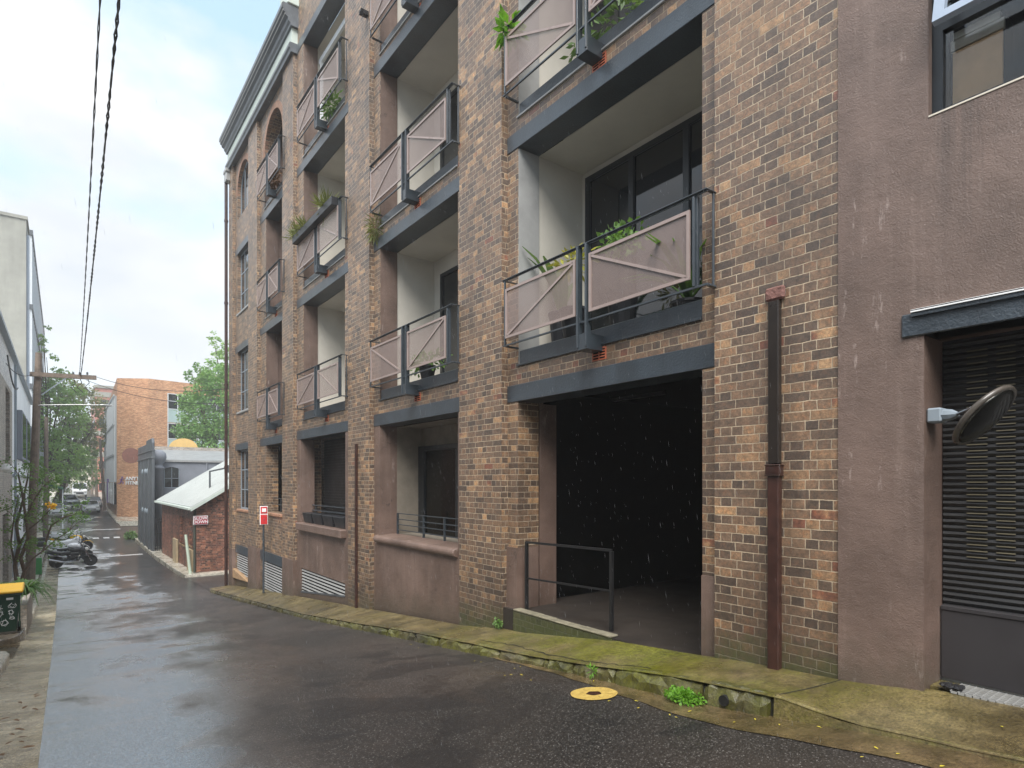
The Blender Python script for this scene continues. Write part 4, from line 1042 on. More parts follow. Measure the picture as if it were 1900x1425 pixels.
# ---- dark grey building
DG = thing('dark_grey_building', 'dark grey building with tall front parapet, ball topped pillar and blue grey side wall', 'building', (10, 52, -3))
m = MB(); m.prism([(47.0, -3.3), (56.2, -3.3), (56.2, 4.35), (50.5, 4.35), (50.3, 4.62), (47.2, 4.62), (47.0, 4.3)], 'X', 4.85, 5.02); m.build('front_wall', 'darkgrey', DG, bevel=.03)
MB().box(4.78, 5.06, 46.97, 56.25, 3.25, 3.36).box(4.80, 5.05, 46.97, 56.25, 3.75, 3.83).build('string_course', 'darkgrey', DG, bevel=.02)
m = MB()
for y in (48.2, 51.0, 53.6): m.box(4.76, 4.85, y, y + .35, -3, 3.2)
m.build('pilaster', 'darkgrey', DG)
for y in (48.9, 50.2, 52.0):
    for z in (2.4, -.4): MB().blob((4.78, y, z), (.08, .15, .2), 8, 5).build('wall_boss', 'greyframe', DG)
m = wall_grid(MB(), -51.3, -51.0, 5.03, 16, -3.3, 3.15, [(6.05, 7.05, 1.2, 2.75)]); m.v = [(y, -x, z) for x, y, z in m.v]
m.build('side_wall', 'bluegrey', DG)
MB().prism([(6.02, 2.5), (6.15, 2.68), (6.55, 2.76), (6.95, 2.68), (7.08, 2.5), (7.08, 2.86), (6.02, 2.86)], 'Y', 50.97, 50.995).build('window_head', 'bluegrey', DG)
fo = MB().box(6.05, 7.05, 51.05, 51.1, 1.2, 1.26).box(6.05, 7.05, 51.05, 51.1, 1.9, 1.94).box(6.05, 6.1, 51.05, 51.1, 1.26, 2.75).box(7.0, 7.05, 51.05, 51.1, 1.26, 2.75).box(6.53, 6.57, 51.05, 51.1, 1.26, 2.75).build('window_frame', 'greyframe', DG)
MB().box(6.05, 7.05, 51.12, 51.14, 1.2, 2.75).build('pane', 'glass', fo)
MB().box(5.1, 16, 50.88, 51.0, 3.15, 3.26).build('eaves_gutter', 'louvre', DG)
MB().prism([(51.0, 3.3), (54.5, 4.2), (54.5, 4.05), (51.0, 3.15)], 'X', 5.36, 16).build('roof', plain('grey sheet roof', srgb(128, 130, 130), .5, .15, 2), DG)
MB().box(5.36, 16, 54.5, 54.9, 3, 4.45).build('rear_parapet', 'greybrick', DG)
MB().tube([(8.9, 50.94, 3.1), (8.9, 50.94, -1)], .05, 6).build('downpipe', 'bluegrey', DG)
MB().lathe((5.58, 50.4, 0), [(.34, -3.2), (.34, 2.55), (.42, 2.6), (.42, 2.75), (.3, 2.8), (.3, 2.95), (.5, 3.2), (.56, 3.45), (.52, 3.75), (.3, 3.95), (.001, 4.0)], 16).build('ball_pillar', 'bluegrey', DG, smooth=True)
tag(MB().prism([(1.05 * math.cos(R(t)), .85 * math.sin(R(t))) for t in range(0, 181, 12)], 'Y', 55.3, 55.5).xf(Matrix.Translation((7.95, 0, 4.35))).build('dome_sign', 'ochre', origin=(7.95, 55.4, 4.4)), 'ochre half round board standing on the roof of the dark grey building', 'sign')
tag(MB().lathe((4.42, 56.7, 3.75), [(.001, -.05), (.62, -.05), (.62, .05), (.001, .05)], 24, 'Y').box(4.86, 5.1, 56.66, 56.74, 3.65, 3.85).build('round_sign', 'brown', origin=(4.42, 56.7, 3.75)), 'round brown sign projecting from the dark grey building', 'sign')

# ---- gym building
GY = thing('gym_building', 'three storey pale orange brick building with gym sign past the junction', 'building', (12, 82, -2.5))
c0, c1, c2 = (4.9, 80.0), (7.75, 78.2), (27, 81.0)
m = MB(); 
def vwall(m, a, b, z0, z1, t=.0):
    m.add([(a[0], a[1], z0), (b[0], b[1], z0), (b[0], b[1], z1), (a[0], a[1], z1)], [(0, 1, 2, 3)])
m.add([(c0[0], c0[1], -3.2), (c1[0], c1[1], -3.2), (c2[0], c2[1], -3.2), (27, 100, -3.2), (4.9, 100, -3.2)] + [(c0[0], c0[1], 13.2), (c1[0], c1[1], 13.2), (c2[0], c2[1], 13.0), (27, 100, 13.0), (4.9, 100, 11.8)],
      [(0, 1, 6, 5), (1, 2, 7, 6), (2, 3, 8, 7), (3, 4, 9, 8), (4, 0, 5, 9), (5, 6, 7, 8, 9)])
m.build('wall', 'tanbrick', GY)
m = MB(); m.box(4.70, 4.9, 80.6, 99.8, 1.6, 11.3); m.build('street_panel', plain('pale grey cladding', srgb(176, 184, 188), .4, .1, 1), GY)
m = MB()
for z in (4.6, 8.0, 11.2): m.box(4.62, 4.7, 80.5, 100, z, z + .25)
for i in range(10): m.box(4.64, 4.7, 80.6 + i * 2.1, 80.75 + i * 2.1, 1.6, 11.3)
m.build('cladding_frame', 'whiteframe', GY)
MB().box(4.66, 4.9, 80.6, 99.8, -.9, 1.5).build('shop_window', 'glass', GY)
m = MB()
for i in range(7): m.box(4.6, 4.66, 80.6 + i * 3.1, 80.8 + i * 3.1, -.9, 1.6)
m.build('shop_frame', 'whiteframe', GY)
MB().box(4.55, 4.68, 90.5, 92.5, -1, 2.0).build('purple_banner', 'purple', GY)
ang = math.atan2(c2[1] - c1[1], c2[0] - c1[0])
fr = MB(); pn = MB()
wm = Matrix.Translation((c1[0], c1[1], 0)) @ Matrix.Rotation(ang, 4, 'Z')
SPM = plain('pale green spandrel', srgb(168, 188, 186), .35, .08)
for z in (3.2, 6.6, 10.0):
    for i in range(5):
        x = 1.9 + i * 3.2 
        if z > 11: continue
        w_ = MB().box(x, x + 3.1, -.04, .02, z, z + 1.7).xf(wm).build('window', 'glass', GY)
        MB().box(x, x + 3.1, -.05, .02, z - 1.55, z - .05).xf(wm).build('spandrel', SPM, GY)
        fr2 = MB()
        for k in range(4): fr2.box(x + k * 1.02, x + k * 1.02 + .08, -.1, -.02, z - 1.6, z + 1.75)
        fr2.box(x + .08, x + 3.06, -.09, -.03, z - .06, z + .02); fr2.box(x + .08, x + 3.06, -.09, -.03, z + .85, z + .92); fr2.box(x + .08, x + 3.06, -.09, -.03, z + 1.68, z + 1.75)
        fr2.xf(wm).build('window_frame', 'whiteframe', w_)
MB().box(15, 22, 88, 95, 13, 16).build('roof_plant_room', plain('grey roof block', srgb(160, 152, 146), .7, .1), GY)
GS = thing('gym_sign', 'white two line wall lettering with a purple runner emblem on the orange brick corner', 'sign', (6.5, 79, 0))
ga = math.atan2(c1[1] - c0[1], c1[0] - c0[0]); rg_ = Matrix.Rotation(ga, 4, 'Z') @ FACE_CAM
text('ANYTIME', .56, 'white', GS, (5.66, 79.43, 1.98), rg_, align='LEFT', depth=.05, sx=1.0); text('FITNESS', .56, 'white', GS, (5.66, 79.43, 1.5), rg_, align='LEFT', depth=.05, sx=1.0)
m = MB(); cx, cz = 0, 0
m.blob((.12, 0, .52), (.12, .04, .13), 8, 5); m.bar((.05, 0, .38), (-.05, 0, -.05), .16, .05); m.bar((.05, 0, .32), (.34, 0, .2), .09, .05); m.bar((.0, 0, .32), (-.3, 0, .12), .09, .05)
m.bar((-.05, 0, -.05), (.26, 0, -.2), .11, .05); m.bar((.26, 0, -.2), (.2, 0, -.5), .09, .05); m.bar((-.05, 0, -.05), (-.2, 0, -.36), .11, .05); m.bar((-.2, 0, -.36), (-.5, 0, -.4), .09, .05)
m.xf(Matrix.Translation((5.3, 79.66, 1.75)) @ Matrix.Rotation(ga, 4, 'Z') @ Matrix.Scale(.75, 4)); m.build('runner_emblem', 'purple', GS)

# ---- far red brick block and pale block
def far_block(nm, label, x0, x1, y0, y1, z1, mat, rows, cat='building', wmat='glass', band=None):
    t = thing(nm, label, cat, ((x0 + x1) / 2, y0, RP(y0)))
    MB().box(x0, x1, y0, y1, RP(y0) - 4, z1).build('wall', mat, t)
    n = max(2, int((x1 - x0) / 2.4))
    for z in rows:
        for i in range(min(n, 4)):
            a = x0 + .6 + i * (x1 - x0 - .6) / n; MB().box(a, a + 1.5, y0 - .05, y0 + .02, z, z + 1.4).build('window', wmat, t)
        for i in range(min(4, int((y1 - y0) / 2.6))): MB().box(x0 - .05, x0 + .02, y0 + .8 + i * 2.6, y0 + 2.4 + i * 2.6, z, z + 1.4).build('window', wmat, t)
    if band:
        m = MB()
        for z in band: m.box(x0 - .12, x1 + .1, y0 - .12, y1, z, z + .9)
        m.build('balcony_band', 'conc', t)
    MB().box(x0 - .2, x1, y0 - .2, y1, z1, z1 + .5).build('roof_parapet', 'conc', t)
    return t
far_block('red_brick_tower', 'dull red brick tower block beyond the gym building with pale bands', 4.9, 24, 135, 155, 19.0, 'redfar', [0, 4, 8, 12, 15.5], band=[6.2, 10.2, 17.4])
far_block('far_pale_building', 'pale low building closing the far end of the street between poles and trees', 1.5, 8, 175, 190, 11, 'cream', [3, 6, 9])
far_block('far_terrace', 'row of pale far off fronts behind the parked cars', -12, .5, 190, 200, 9, 'conc', [3, 6])

# ---- left side buildings
LA = thing('painted_brick_building', 'painted brick building at the left edge, white above and grey below, with arched window', 'building', (-4, 30, -3))
lx = -1.9
def mirrored(m): return m
def left_wall(m, Y0, Y1, Z0, Z1, holes, t=.35):
    wall_grid(m, -lx, -lx + t, Y0, Y1, Z0, Z1, holes); m.v = [(-x, y, z) for x, y, z in m.v]; return m
left_wall(MB(), 22, 37.3, -3.6, 5.9, [(33.0, 35.6, 2.6, 5.7), (31.4, 34.8, -3.6, .35)]).build('lower_wall', 'greybrick', LA)
left_wall(MB(), 22, 37.3, 5.9, 7.7, []).build('upper_wall', 'whitebrick', LA)
MB().box(-12, -2.26, 22, 22.3, -3.6, 7.7).box(-12, -11.7, 22.3, 58, -3.6, 7.6).build('back_wall', 'greybrick', LA)
MB().box(-12, -2.0, 22.0, 37.3, 7.62, 7.7).build('roof', 'darkgrey', LA)
MB().box(-2.06, -1.78, 21.9, 58.2, 7.7, 7.82).box(-1.9, -1.7, 21.9, 58.2, 7.48, 7.62).build('coping', 'greyframe', LA)
MB().box(-2.1, -2.05, 32.9, 35.7, 2.5, 5.8).build('window_pane', 'glass', LA)
MB().box(-2.2, -2.15, 31.3, 34.9, -3.4, .4).build('door', 'blackframe', LA)
LBd = thing('white_building', 'white painted wall with three dark projecting window shutters behind the crossarm pole', 'building', (-4, 48, -3))
left_wall(MB(), 37.3, 58, -3.6, 7.7, []).build('wall', 'whitewall', LBd)
MB().box(-12, -2.26, 57.7, 58, -3.6, 7.7).box(-12, -2.0, 37.31, 58, 7.6, 7.68).build('end_wall', 'whitewall', LBd)
for a, b in ((40.7, 44.6), (46, 50.4), (52, 56.4)):
    fo = MB().box(-1.9, -1.66, a, b, 2.85, 5.45).build('shutter_box', 'bluegrey', LBd, bevel=.03)
    MB().box(-1.665, -1.65, a + .2, b - .2, 3.0, 5.3).build('pane', 'glass', fo)
for y_ in (40.2, 47.5, 55): MB().box(-1.9, -1.84, y_, y_ + 1.3, -1.4, 1.0).build('lower_window', 'glass', LBd)
MB().box(-1.9, -1.8, 37.4, 58, 1.9, 2.05).build('string_course', 'greyframe', LBd)
MB().box(-1.9, -1.87, 37.35, 58, -2.9, -1.7).build('painted_dado', 'greyframe', LBd)
MB().tube([(-1.82, 38.1, 7.4), (-1.82, 38.1, -2.9)], .06, 6).build('downpipe', 'greyframe', LBd)
CT_ = thing('concrete_tower', 'tall grey green concrete block with glazed street front, behind the white building', 'building', (-12, 75, -3))
MB().box(-32, -2.3, 62, 104, -4, 22.7).build('wall', 'conc', CT_)
MB().box(-32.1, -2.2, 61.9, 104, 22.7, 22.95).build('roof_slab', 'conc', CT_)
MB().box(-2.3, -2.1, 62.3, 103.5, 3.0, 21.6).build('glazing', plain('pale glazing', srgb(150, 160, 172), .15, .1, .4), CT_)
m = MB(); y = 62.3
while y < 103.5: m.box(-2.1, -1.94, y, y + .16, 3, 21.9); y += 1.45
m.build('mullion', 'whiteframe', CT_)
m = MB()
for z in (2.8, 9.2, 15.6, 21.6): m.box(-2.1, -1.88, 62.1, 104, z, z + .4)
m.build('floor_band', 'darkgrey', CT_)
tag(MB().tube([(-1.85, 27.6, 2.15), (-1.6, 27.4, 2.15)], .03, 8).lathe((-1.55, 27.3, 2.1), [(.001, .2), (.12, .17), (.19, .05), (.2, 0), (.16, -.02), (.001, -.12)], 14).build('wall_lamp', 'white', origin=(-1.85, 27.5, 2.1)), 'white dome lamp on a short arm on the painted brick wall at the left edge', 'lamp')
AW = thing('shop_awning', 'dark green awning over the left footpath behind the small street tree', 'awning', (-1, 70, 1))
MB().prism([(-2.3, 1.95), (.1, 1.15), (.1, .95), (-2.3, 1.75)], 'Y', 66, 73).build('canopy', 'awning', AW)
MB().tube([(.05, 66.3, 1.0), (.05, 66.3, -2.75)], .05, 6).tube([(.05, 72.7, 1.0), (.05, 72.7, -2.6)], .05, 6).build('post', 'whiteframe', AW)
# building across the street from the warehouse, outside the picture but seen in its windows and on the wet road
OP = thing('opposite_building', 'pale two storey building facing the warehouse across the street', 'building', (-4, 4, 0))
m = MB(); left_wall(m, -14, 13.5, -1.6, 6.4, [(-10 + i * 4.4, -8 + i * 4.4, 3.2, 5.0) for i in range(5)]); m.build('wall', 'whitewall', OP)
MB().box(-9, -2.26, -14, 13.5, 6.2, 6.3).box(-9, -2.26, 13.3, 13.5, -2, 6.2).build('roof', 'darkgrey', OP)
MB().box(-2.15, -2.1, -12, 11, 3.1, 5.1).build('panes', 'glass', OP)

# ================================================================== TREES
def crown_leaves(m, lobes, n, size, tr):
    vol = [r[0] * r[1] * r[2] for c, r in lobes]; tot = sum(vol)
    for (c, r), v in zip(lobes, vol):
        k = int(n * v / tot)
        # clumps through the lobe, leaf faces around each clump
        nc = max(4, k // 26)
        for _ in range(nc):
            while True:
                u = Vector([tr.uniform(-1, 1) for _ in range(3)])
                if .05 < u.length < 1: break
            u = u.normalized() * (u.length ** .45)
            cc = Vector(c) + Vector((u.x * r[0], u.y * r[1], u.z * r[2])); cr_ = tr.uniform(.10, .2) * (r[0] + r[2]) / 2
            for _ in range(26):
                d = Vector([tr.gauss(0, 1) for _ in range(3)]).normalized()
                p = cc + d * cr_ * tr.uniform(.3, 1.0); q = Vector((d.x + tr.uniform(-.7, .7), d.y + tr.uniform(-.7, .7), d.z * .5 - tr.uniform(0, .9)))
                s_ = size * tr.uniform(.6, 1.3); m.leaf(p, q, s_, s_ * .55, up=[tr.uniform(-1, 1) for _ in range(3)])
def big_tree(label, base, lobes, n, size, mat, trunk_r=.25, seed=1, name='street_tree'):
    tr = random.Random(seed)
    t = thing(name, label, 'tree', base)
    m = MB(); b = Vector(base); c0 = Vector(lobes[0][0])
    fork = b.lerp(Vector((c0.x, c0.y, c0.z)), .45)
    m.tube([b, b.lerp(fork, .5) + Vector((.1, 0, 0)), fork], [trunk_r, trunk_r * .8, trunk_r * .65], 8)
    for c, r in lobes:
        for _ in range(3):
            e = Vector(c) + Vector([tr.uniform(-.5, .5) * r[i] for i in range(3)]); mid = fork.lerp(e, .5) + Vector((tr.uniform(-.3, .3), tr.uniform(-.3, .3), .3))
            m.tube([fork, mid, e], [trunk_r * .45, trunk_r * .3, trunk_r * .1], 6)
    m.build('trunk', 'bark', t)
    m = MB(); crown_leaves(m, lobes, n, size, tr); m.build('crown', mat, t, normals=False)
    return t
big_tree('tall bright green tree over the left footpath beside the concrete tower', (-1.4, 76, -2.4), [((-.9, 76, 8.2), (2.9, 3, 3.6)), ((-.2, 77, 11.2), (2.0, 2.4, 2.0)), ((-.6, 75, 4.3), (2.6, 3, 2.6)), ((-1.2, 75, 14.6), (1.0, 1.2, 1.4)), ((-1.7, 75, 16.2), (.9, 1, 1.1))], 8500, .30, 'leafgreen', seed=5)
big_tree('olive green tree leaning over the street between the left tree and the red tower', (-.5, 96, -1.9), [((2.0, 96, 11.0), (2.9, 3, 3.2)), ((.2, 95, 12.6), (2.3, 2.4, 2.3)), ((3.0, 96, 8.2), (2.0, 2.2, 2.0))], 6500, .32, 'leafolive', seed=6)
big_tree('dark leaved tree low behind the poles on the left side of the far street', (-1, 108, -1.5), [((1.6, 104, 6.5), (3.2, 3, 3.0)), ((-.8, 108, 4.0), (3.4, 3, 4.0)), ((2.6, 112, 3.4), (2.4, 3, 3.0))], 7500, .34, 'leafdark', seed=8)
big_tree('far small tree at the end of the street above the van', (.6, 150, .5), [((1.6, 150, 5), (3.4, 3, 3.4)), ((3.5, 160, 7), (2.5, 3, 2.4))], 3000, .45, 'leafbright', seed=9)
big_tree('large bright green tree rising behind the dark grey building', (12.6, 70, -2.6), [((13.0, 68, 9.6), (3.4, 3.4, 3.6)), ((11.0, 68, 7.8), (2.3, 2.6, 2.6)), ((13.6, 68, 12.0), (2.6, 2.8, 2.4)), ((13.2, 68, 5.8), (3.6, 3.2, 2.2)), ((11.3, 68, 12.9), (1.5, 2, 1.2))], 14000, .30, 'leafbright', seed=12)
big_tree('thin topped tree close behind the warehouse corner above the bright green tree', (15.2, 70, -2.6), [((13.3, 70, 16.4), (1.0, 1.2, 1.3)), ((14.4, 70, 14.6), (1.5, 1.4, 1.6))], 1500, .26, 'leafgreen', .14, seed=14)

# ---- small street tree beside the pole
ST = thing('slender_street_tree', 'slender multi stemmed street tree with sparse leaves in front of the crossarm pole', 'tree', (-1.25, 26.5, -2.45))
tr = random.Random(21)
def px2(px, py, Y):
    phi = TH + math.atan((px - 950) / F); X = Y * math.tan(phi); Z = Y * math.cos(TH) + X * math.sin(TH); return Vector((X, Y, 1.7 - (py - VY) * Z / F))
stems = [[(33, 1090), (28, 1050), (36, 1010), (30, 975), (42, 930), (52, 885)], [(37, 1092), (46, 1060), (38, 1035), (52, 1000), (48, 960), (40, 910), (34, 880)], [(46, 1060), (62, 1035), (80, 1022), (105, 1000), (128, 985)], [(28, 1050), (20, 1010), (26, 960), (32, 930)], [(48, 960), (62, 930), (78, 905), (96, 888)], [(80, 1022), (95, 975), (118, 960), (146, 952)], [(36, 1010), (50, 985), (75, 965), (98, 940)]]
m = MB(); tips = []
for si, s_ in enumerate(stems):
    y0_ = 26.5 - .15 * (si % 3); P = [px2(a, b, y0_ + tr.uniform(-.15, .15) - i * .06 * (si % 2)) for i, (a, b) in enumerate(s_)]
    r0 = .075 if si < 2 else .035; m.tube(P, [max(.009, r0 * (1 - i / len(P) * .8)) for i in range(len(P))], 7)
    for i in range(2, len(P)):
        tips.append((P[i], .34)); 
        for _ in range(2):
            e = P[i] + Vector((tr.uniform(-.4, .5), tr.uniform(-.5, .5), tr.uniform(-.15, .45))); m.tube([P[i], P[i].lerp(e, .5) + Vector((0, 0, .05)), e], [.012, .008, .004], 5); tips.append((e, .24))
m.build('trunk', 'bark', ST)
m = MB()
for (p, r) in tips + [(px2(a, b, 26.3), .28) for a, b in ((100, 905), (118, 948), (135, 960), (88, 915), (62, 868), (140, 938), (108, 930), (72, 890), (122, 985), (60, 948), (30, 905))]:
    for _ in range(34):
        d = Vector([tr.gauss(0, 1) for _ in range(3)]).normalized() * r * tr.uniform(.1, 1.1)
        d.z *= .7; m.leaf(p + d, (tr.uniform(-1, 1), tr.uniform(-1, 1), tr.uniform(-.9, .4)), tr.uniform(.06, .12), .05)
m.build('crown', 'leafsmall', ST, normals=False)
m = MB()
for _ in range(60):
    p = px2(94 + tr.uniform(-8, 8), 938 + tr.uniform(-5, 5), 26.0 + tr.uniform(-.1, .1)); m.leaf(p, [tr.uniform(-1, 1) for _ in range(3)], .09, .07)
m.build('patch', 'brightyellow', ST, normals=False)  # added yellow leaf cluster standing in for a likely traffic sign or lamp

# ---- strap leaved plants by the bin
def strap_plant(label, c, r, n, L, seed):
    tr = random.Random(seed); m = MB(); c = Vector(c)
    for _ in range(n):
        a = tr.uniform(0, 6.283); k = tr.uniform(.5, 1); d = Vector((math.cos(a), math.sin(a), 0)); ll = L * tr.uniform(.7, 1.2); w = .035
        p = c + d * tr.uniform(0, r * .3); pts = []
        for i in range(6):
            t = i / 5; pts.append(p + d * (ll * t * k) + Vector((0, 0, ll * (1.1 * t - 1.35 * t * t * k))))
        side = Vector((-d.y, d.x, 0)); o = len(m.v)
        for i, q in enumerate(pts):
            ww = w * (1 - (i / 5) ** 2) + .003; m.v += [tuple(q - side * ww / 2 * 1.2), tuple(q + side * ww / 2 * 1.2)]
        for i in range(5): m.f.append((o + 2 * i, o + 2 * i + 1, o + 2 * i + 3, o + 2 * i + 2))
    o = m.build('strap_leaf_plant', 'strap', origin=tuple(c), normals=False); return tag(o, label, 'plant')
strap_plant('dark green strap leaved clump spilling over the kerb at the right of the green bin', (-.74, 18.4, -1.0), .3, 170, .8, 3)
strap_plant('strap leaved clump showing above the yellow bin lid at the left edge', (-1.35, 20.0, -1.25), .35, 120, .75, 4)
tag(MB().box(-1.9, -.66, 18.2, 21.5, -2.4, -1.22).build('planter_bed', 'greybrick', origin=(-1.3, 19.5, -2)), 'low brick planter bed behind the green bin', 'planter')

# ---- wheelie bin
WB = thing('wheelie_bin', 'dark green wheelie bin with yellow lid and scrawled graffiti on the kerb', 'bin', (-.97, 16.85, -1.56))
m = MB(); b = [(-1.20, -.74), (16.62, 17.1)]
zb_, zt_ = -1.50, -.62
m.add([(-1.17, 16.66, zb_), (-.77, 16.66, zb_), (-.77, 17.05, zb_), (-1.17, 17.05, zb_), (-1.25, 16.56, zt_), (-.69, 16.56, zt_), (-.69, 17.15, zt_), (-1.25, 17.15, zt_)], [(0, 3, 2, 1), (4, 5, 6, 7), (0, 1, 5, 4), (1, 2, 6, 5), (2, 3, 7, 6), (3, 0, 4, 7)])
m.box(-1.28, -.66, 16.53, 17.18, zt_ - .05, zt_ + .02)
for x in (-1.25, -.71): m.bar((x * .97 - .02, 16.62, zb_ + .1), (x, 16.53, zt_ - .05), .03, .03)
m.build('body', 'bingreen', WB, bevel=.018)
m = MB(); m.prism([(16.48, -.605), (16.48, -.54), (16.6, -.5), (17.1, -.45), (17.22, -.5), (17.22, -.605)], 'X', -1.30, -.64); m.build('lid', 'binyellow', WB, bevel=.02)
for x in (-1.2, -.74):
    w_ = MB().lathe((x, 17.1, -1.46), [(.001, -.03), (.1, -.03), (.1, .03), (.001, .03)], 16, 'X').build('wheel', 'tyre', WB)
MB().tube([(-1.2, 17.22, -.62), (-.74, 17.22, -.62)], .018, 8).build('handle', 'bingreen', WB)
tr = random.Random(9); m = MB()
def onface(u, v): # u 0..1 across, v 0..1 up the front face
    hw = .20 + .08 * v; return Vector((-.97 + (u - .5) * 2 * hw, 16.66 - .10 * v - .006, zb_ + (zt_ - zb_) * v))
for cx_, cy_, sc_ in ((.28, .66, .2), (.32, .5, .18), (.75, .68, .17), (.72, .5, .15), (.78, .35, .12), (.5, .25, .2)):
    pts = []; a = tr.uniform(0, 6)
    for i in range(16): a += tr.uniform(.3, 1.3); pts.append(onface(cx_ + sc_ * math.cos(a) * tr.uniform(.3, 1), cy_ + sc_ * .55 * math.sin(a) * tr.uniform(.3, 1)))
    m.tube(pts, .0045, 4)
m.build('graffiti', 'white', WB)
MB().add([onface(.55, .84) , onface(.78, .84), onface(.78, .90), onface(.55, .90)], [(0, 1, 2, 3)]).build('sticker', 'white', WB, normals=False)

WB.scale = (.94, .94, .93)
# ---- poles
UP = thing('power_pole', 'leaning timber power pole with crossarm at the left kerb', 'pole', (-1.15, 36, -2.9))
top = px2(72, 655, 36.0); bot = Vector((-1.2, 36, -2.95))
MB().tube([bot, bot.lerp(top, .5), top], [.2, .17, .13], 12).build('post', 'timber', UP)
aL, aR = px2(55, 694, 35.8), px2(179, 701, 35.8)
MB().bar(aL, aR, .15, .2).build('crossarm', 'timber', UP)
MB().bar(px2(77, 733, 35.85), px2(126, 699, 35.75), .04, .05).build('brace', 'greyframe', UP)
def insul(p): return MB().lathe(p, [(.02, 0), (.02, .06), (.05, .07), (.05, .1), (.035, .11), (.045, .13), (.045, .16), (.02, .19)], 10)
for px_ in (136, 148, 162):
    p = px2(px_, 699, 35.8); insul(p + Vector((0, 0, .04))).build('insulator', 'darkgrey', UP)
    q = MB(); q.tube([p - Vector((0, 0, .05)), p + Vector((.08, 0, -.3)), p + Vector((-.1, .05, -.5)), p + Vector((.12, 0, -.75))], .02, 6); q.build('jumper_cable', 'cable', UP)
sa, sb = px2(70, 752, 35.9), px2(208, 752, 35.4)
SL = thing('street_lamp', 'long thin street lamp arm reaching over the road from the power pole', 'lamp', tuple(sa))
MB().tube([sa, sa.lerp(sb, .5) + Vector((0, 0, .03)), sb], [.035, .03, .025], 8).build('arm', 'louvre', SL)
e = px2(196, 752, 35.4); MB().blob(e, (.30, .10, .05), 10, 6).build('lamp_head', 'louvre', SL)
def pole(label, x, y, h, r, lean=0, nm='timber_pole'):
    z = RP(y) + .1; return tag(MB().tube([(x, y, z), (x + lean, y, z + h)], [r, r * .7], 8).build(nm, 'timber', origin=(x, y, z)), label, 'pole')
pole('slim timber pole on the left kerb between the small tree and the motorcycles', -.95, 55, 9.3, .17, .05)
pole('timber pole leaning by the right kerb beyond the junction next to the gym', 4.25, 90, 8.9, .19, -.5)
pole('timber pole farther up the right kerb behind the white car', 4.5, 118, 10.3, .25, -.3)
pole('thin far pole in front of the red tower', 4.2, 128, 11.5, .2, .1)
# cables
def cable(label, a, b, sag, r, n=28, twist=0, nm='overhead_cable', grp=None):
    a, b = Vector(a), Vector(b); m = MB()
    for s_ in ((0, math.pi) if twist else (0,)):
        pts = []
        N_ = n * (5 if twist else 1)
        for i in range(N_ + 1):
            t = i / N_; p = a.lerp(b, t) - Vector((0, 0, sag * 4 * t * (1 - t)))
            if twist: w_ = t * twist * 2 * math.pi + s_; p += Vector((math.cos(w_), 0, math.sin(w_))) * r * .9
            pts.append(p)
        m.tube(pts, r * (.75 if twist else 1), 5)
    return tag(m.build(nm, 'cable', origin=tuple(a)), label, 'cable', grp)
s0 = px2(150, 697, 35.8)
cable('thicker right hand overhead cable running from the crossarm up out of the sky', s0, (.52, -4, 9.2), .55, .017, twist=60)
cable('thinner twisted left hand overhead cable running from the crossarm up out of the sky', s0 + Vector((-.05, 0, .02)), (.25, -4, 9.3), .62, .011, twist=110)
cable('upper thin service cable from the crossarm to the warehouse corner', px2(178, 699, 35.8), (5.3, 25.5, 5.35), .35, .012)
cable('lower thin service cable from the crossarm to the warehouse corner', px2(160, 705, 35.8), (5.3, 25.5, 4.75), .35, .012)
cable('sagging cable from the crossarm to the painted brick wall on the left', px2(60, 694, 35.8), px2(8, 670, 33), .3, .015)
cable('looped black cable under the eaves of the painted brick building', (-1.7, 30.5, 6.6), (-1.7, 37.5, 6.2), .5, .03)
cable('far street cable between the slim pole and the leaning pole', (-.9, 55, 6.1), (3.4, 90, 6.6), .5, .02)
cable('lower far street cable crossing above the cars', (-.9, 55, 3.6), (3.9, 118, 5.2), .8, .02)

# ---- parking sign on its post
PS = thing('parking_sign', 'narrow red and white parking sign on a thin grey post by the louvre vents', 'sign', (5.02, 19.6, -1.75))
MB().tube([(5.02, 19.6, -1.78), (5.02, 19.6, .95)], .032, 8).build('post', 'steel', PS)
MB().box(4.90, 5.135, 19.548, 19.56, .35, .93).build('plate', 'white', PS, bevel=.004)
MB().box(4.92, 5.115, 19.538, 19.547, .37, .66).box(4.92, 5.115, 19.538, 19.547, .70, .905).build('red_field', 'red', PS)
MB().box(4.955, 5.08, 19.528, 19.537, .75, .86).build('white_symbol', 'white', PS)
MB().add([(5.015, 19.53, .60), (5.05, 19.53, .50), (5.02, 19.53, .51), (5.03, 19.53, .42), (4.98, 19.53, .53), (5.01, 19.53, .52)], [(0, 1, 2, 3, 4, 5)]).build('arrow', 'darkred', PS, normals=False)
tag(MB().box(-1.15, -.8, 38.0, 38.12, RP(38) + .13, RP(38) + .95).box(-1.12, -.83, 37.98, 38.0, RP(38) + .25, RP(38) + .85).build('utility_box', 'boxgreen', origin=(-.97, 38, RP(38) + .13), bevel=.01), 'small bright green box on the left footpath behind the motorcycles kerb', 'box')
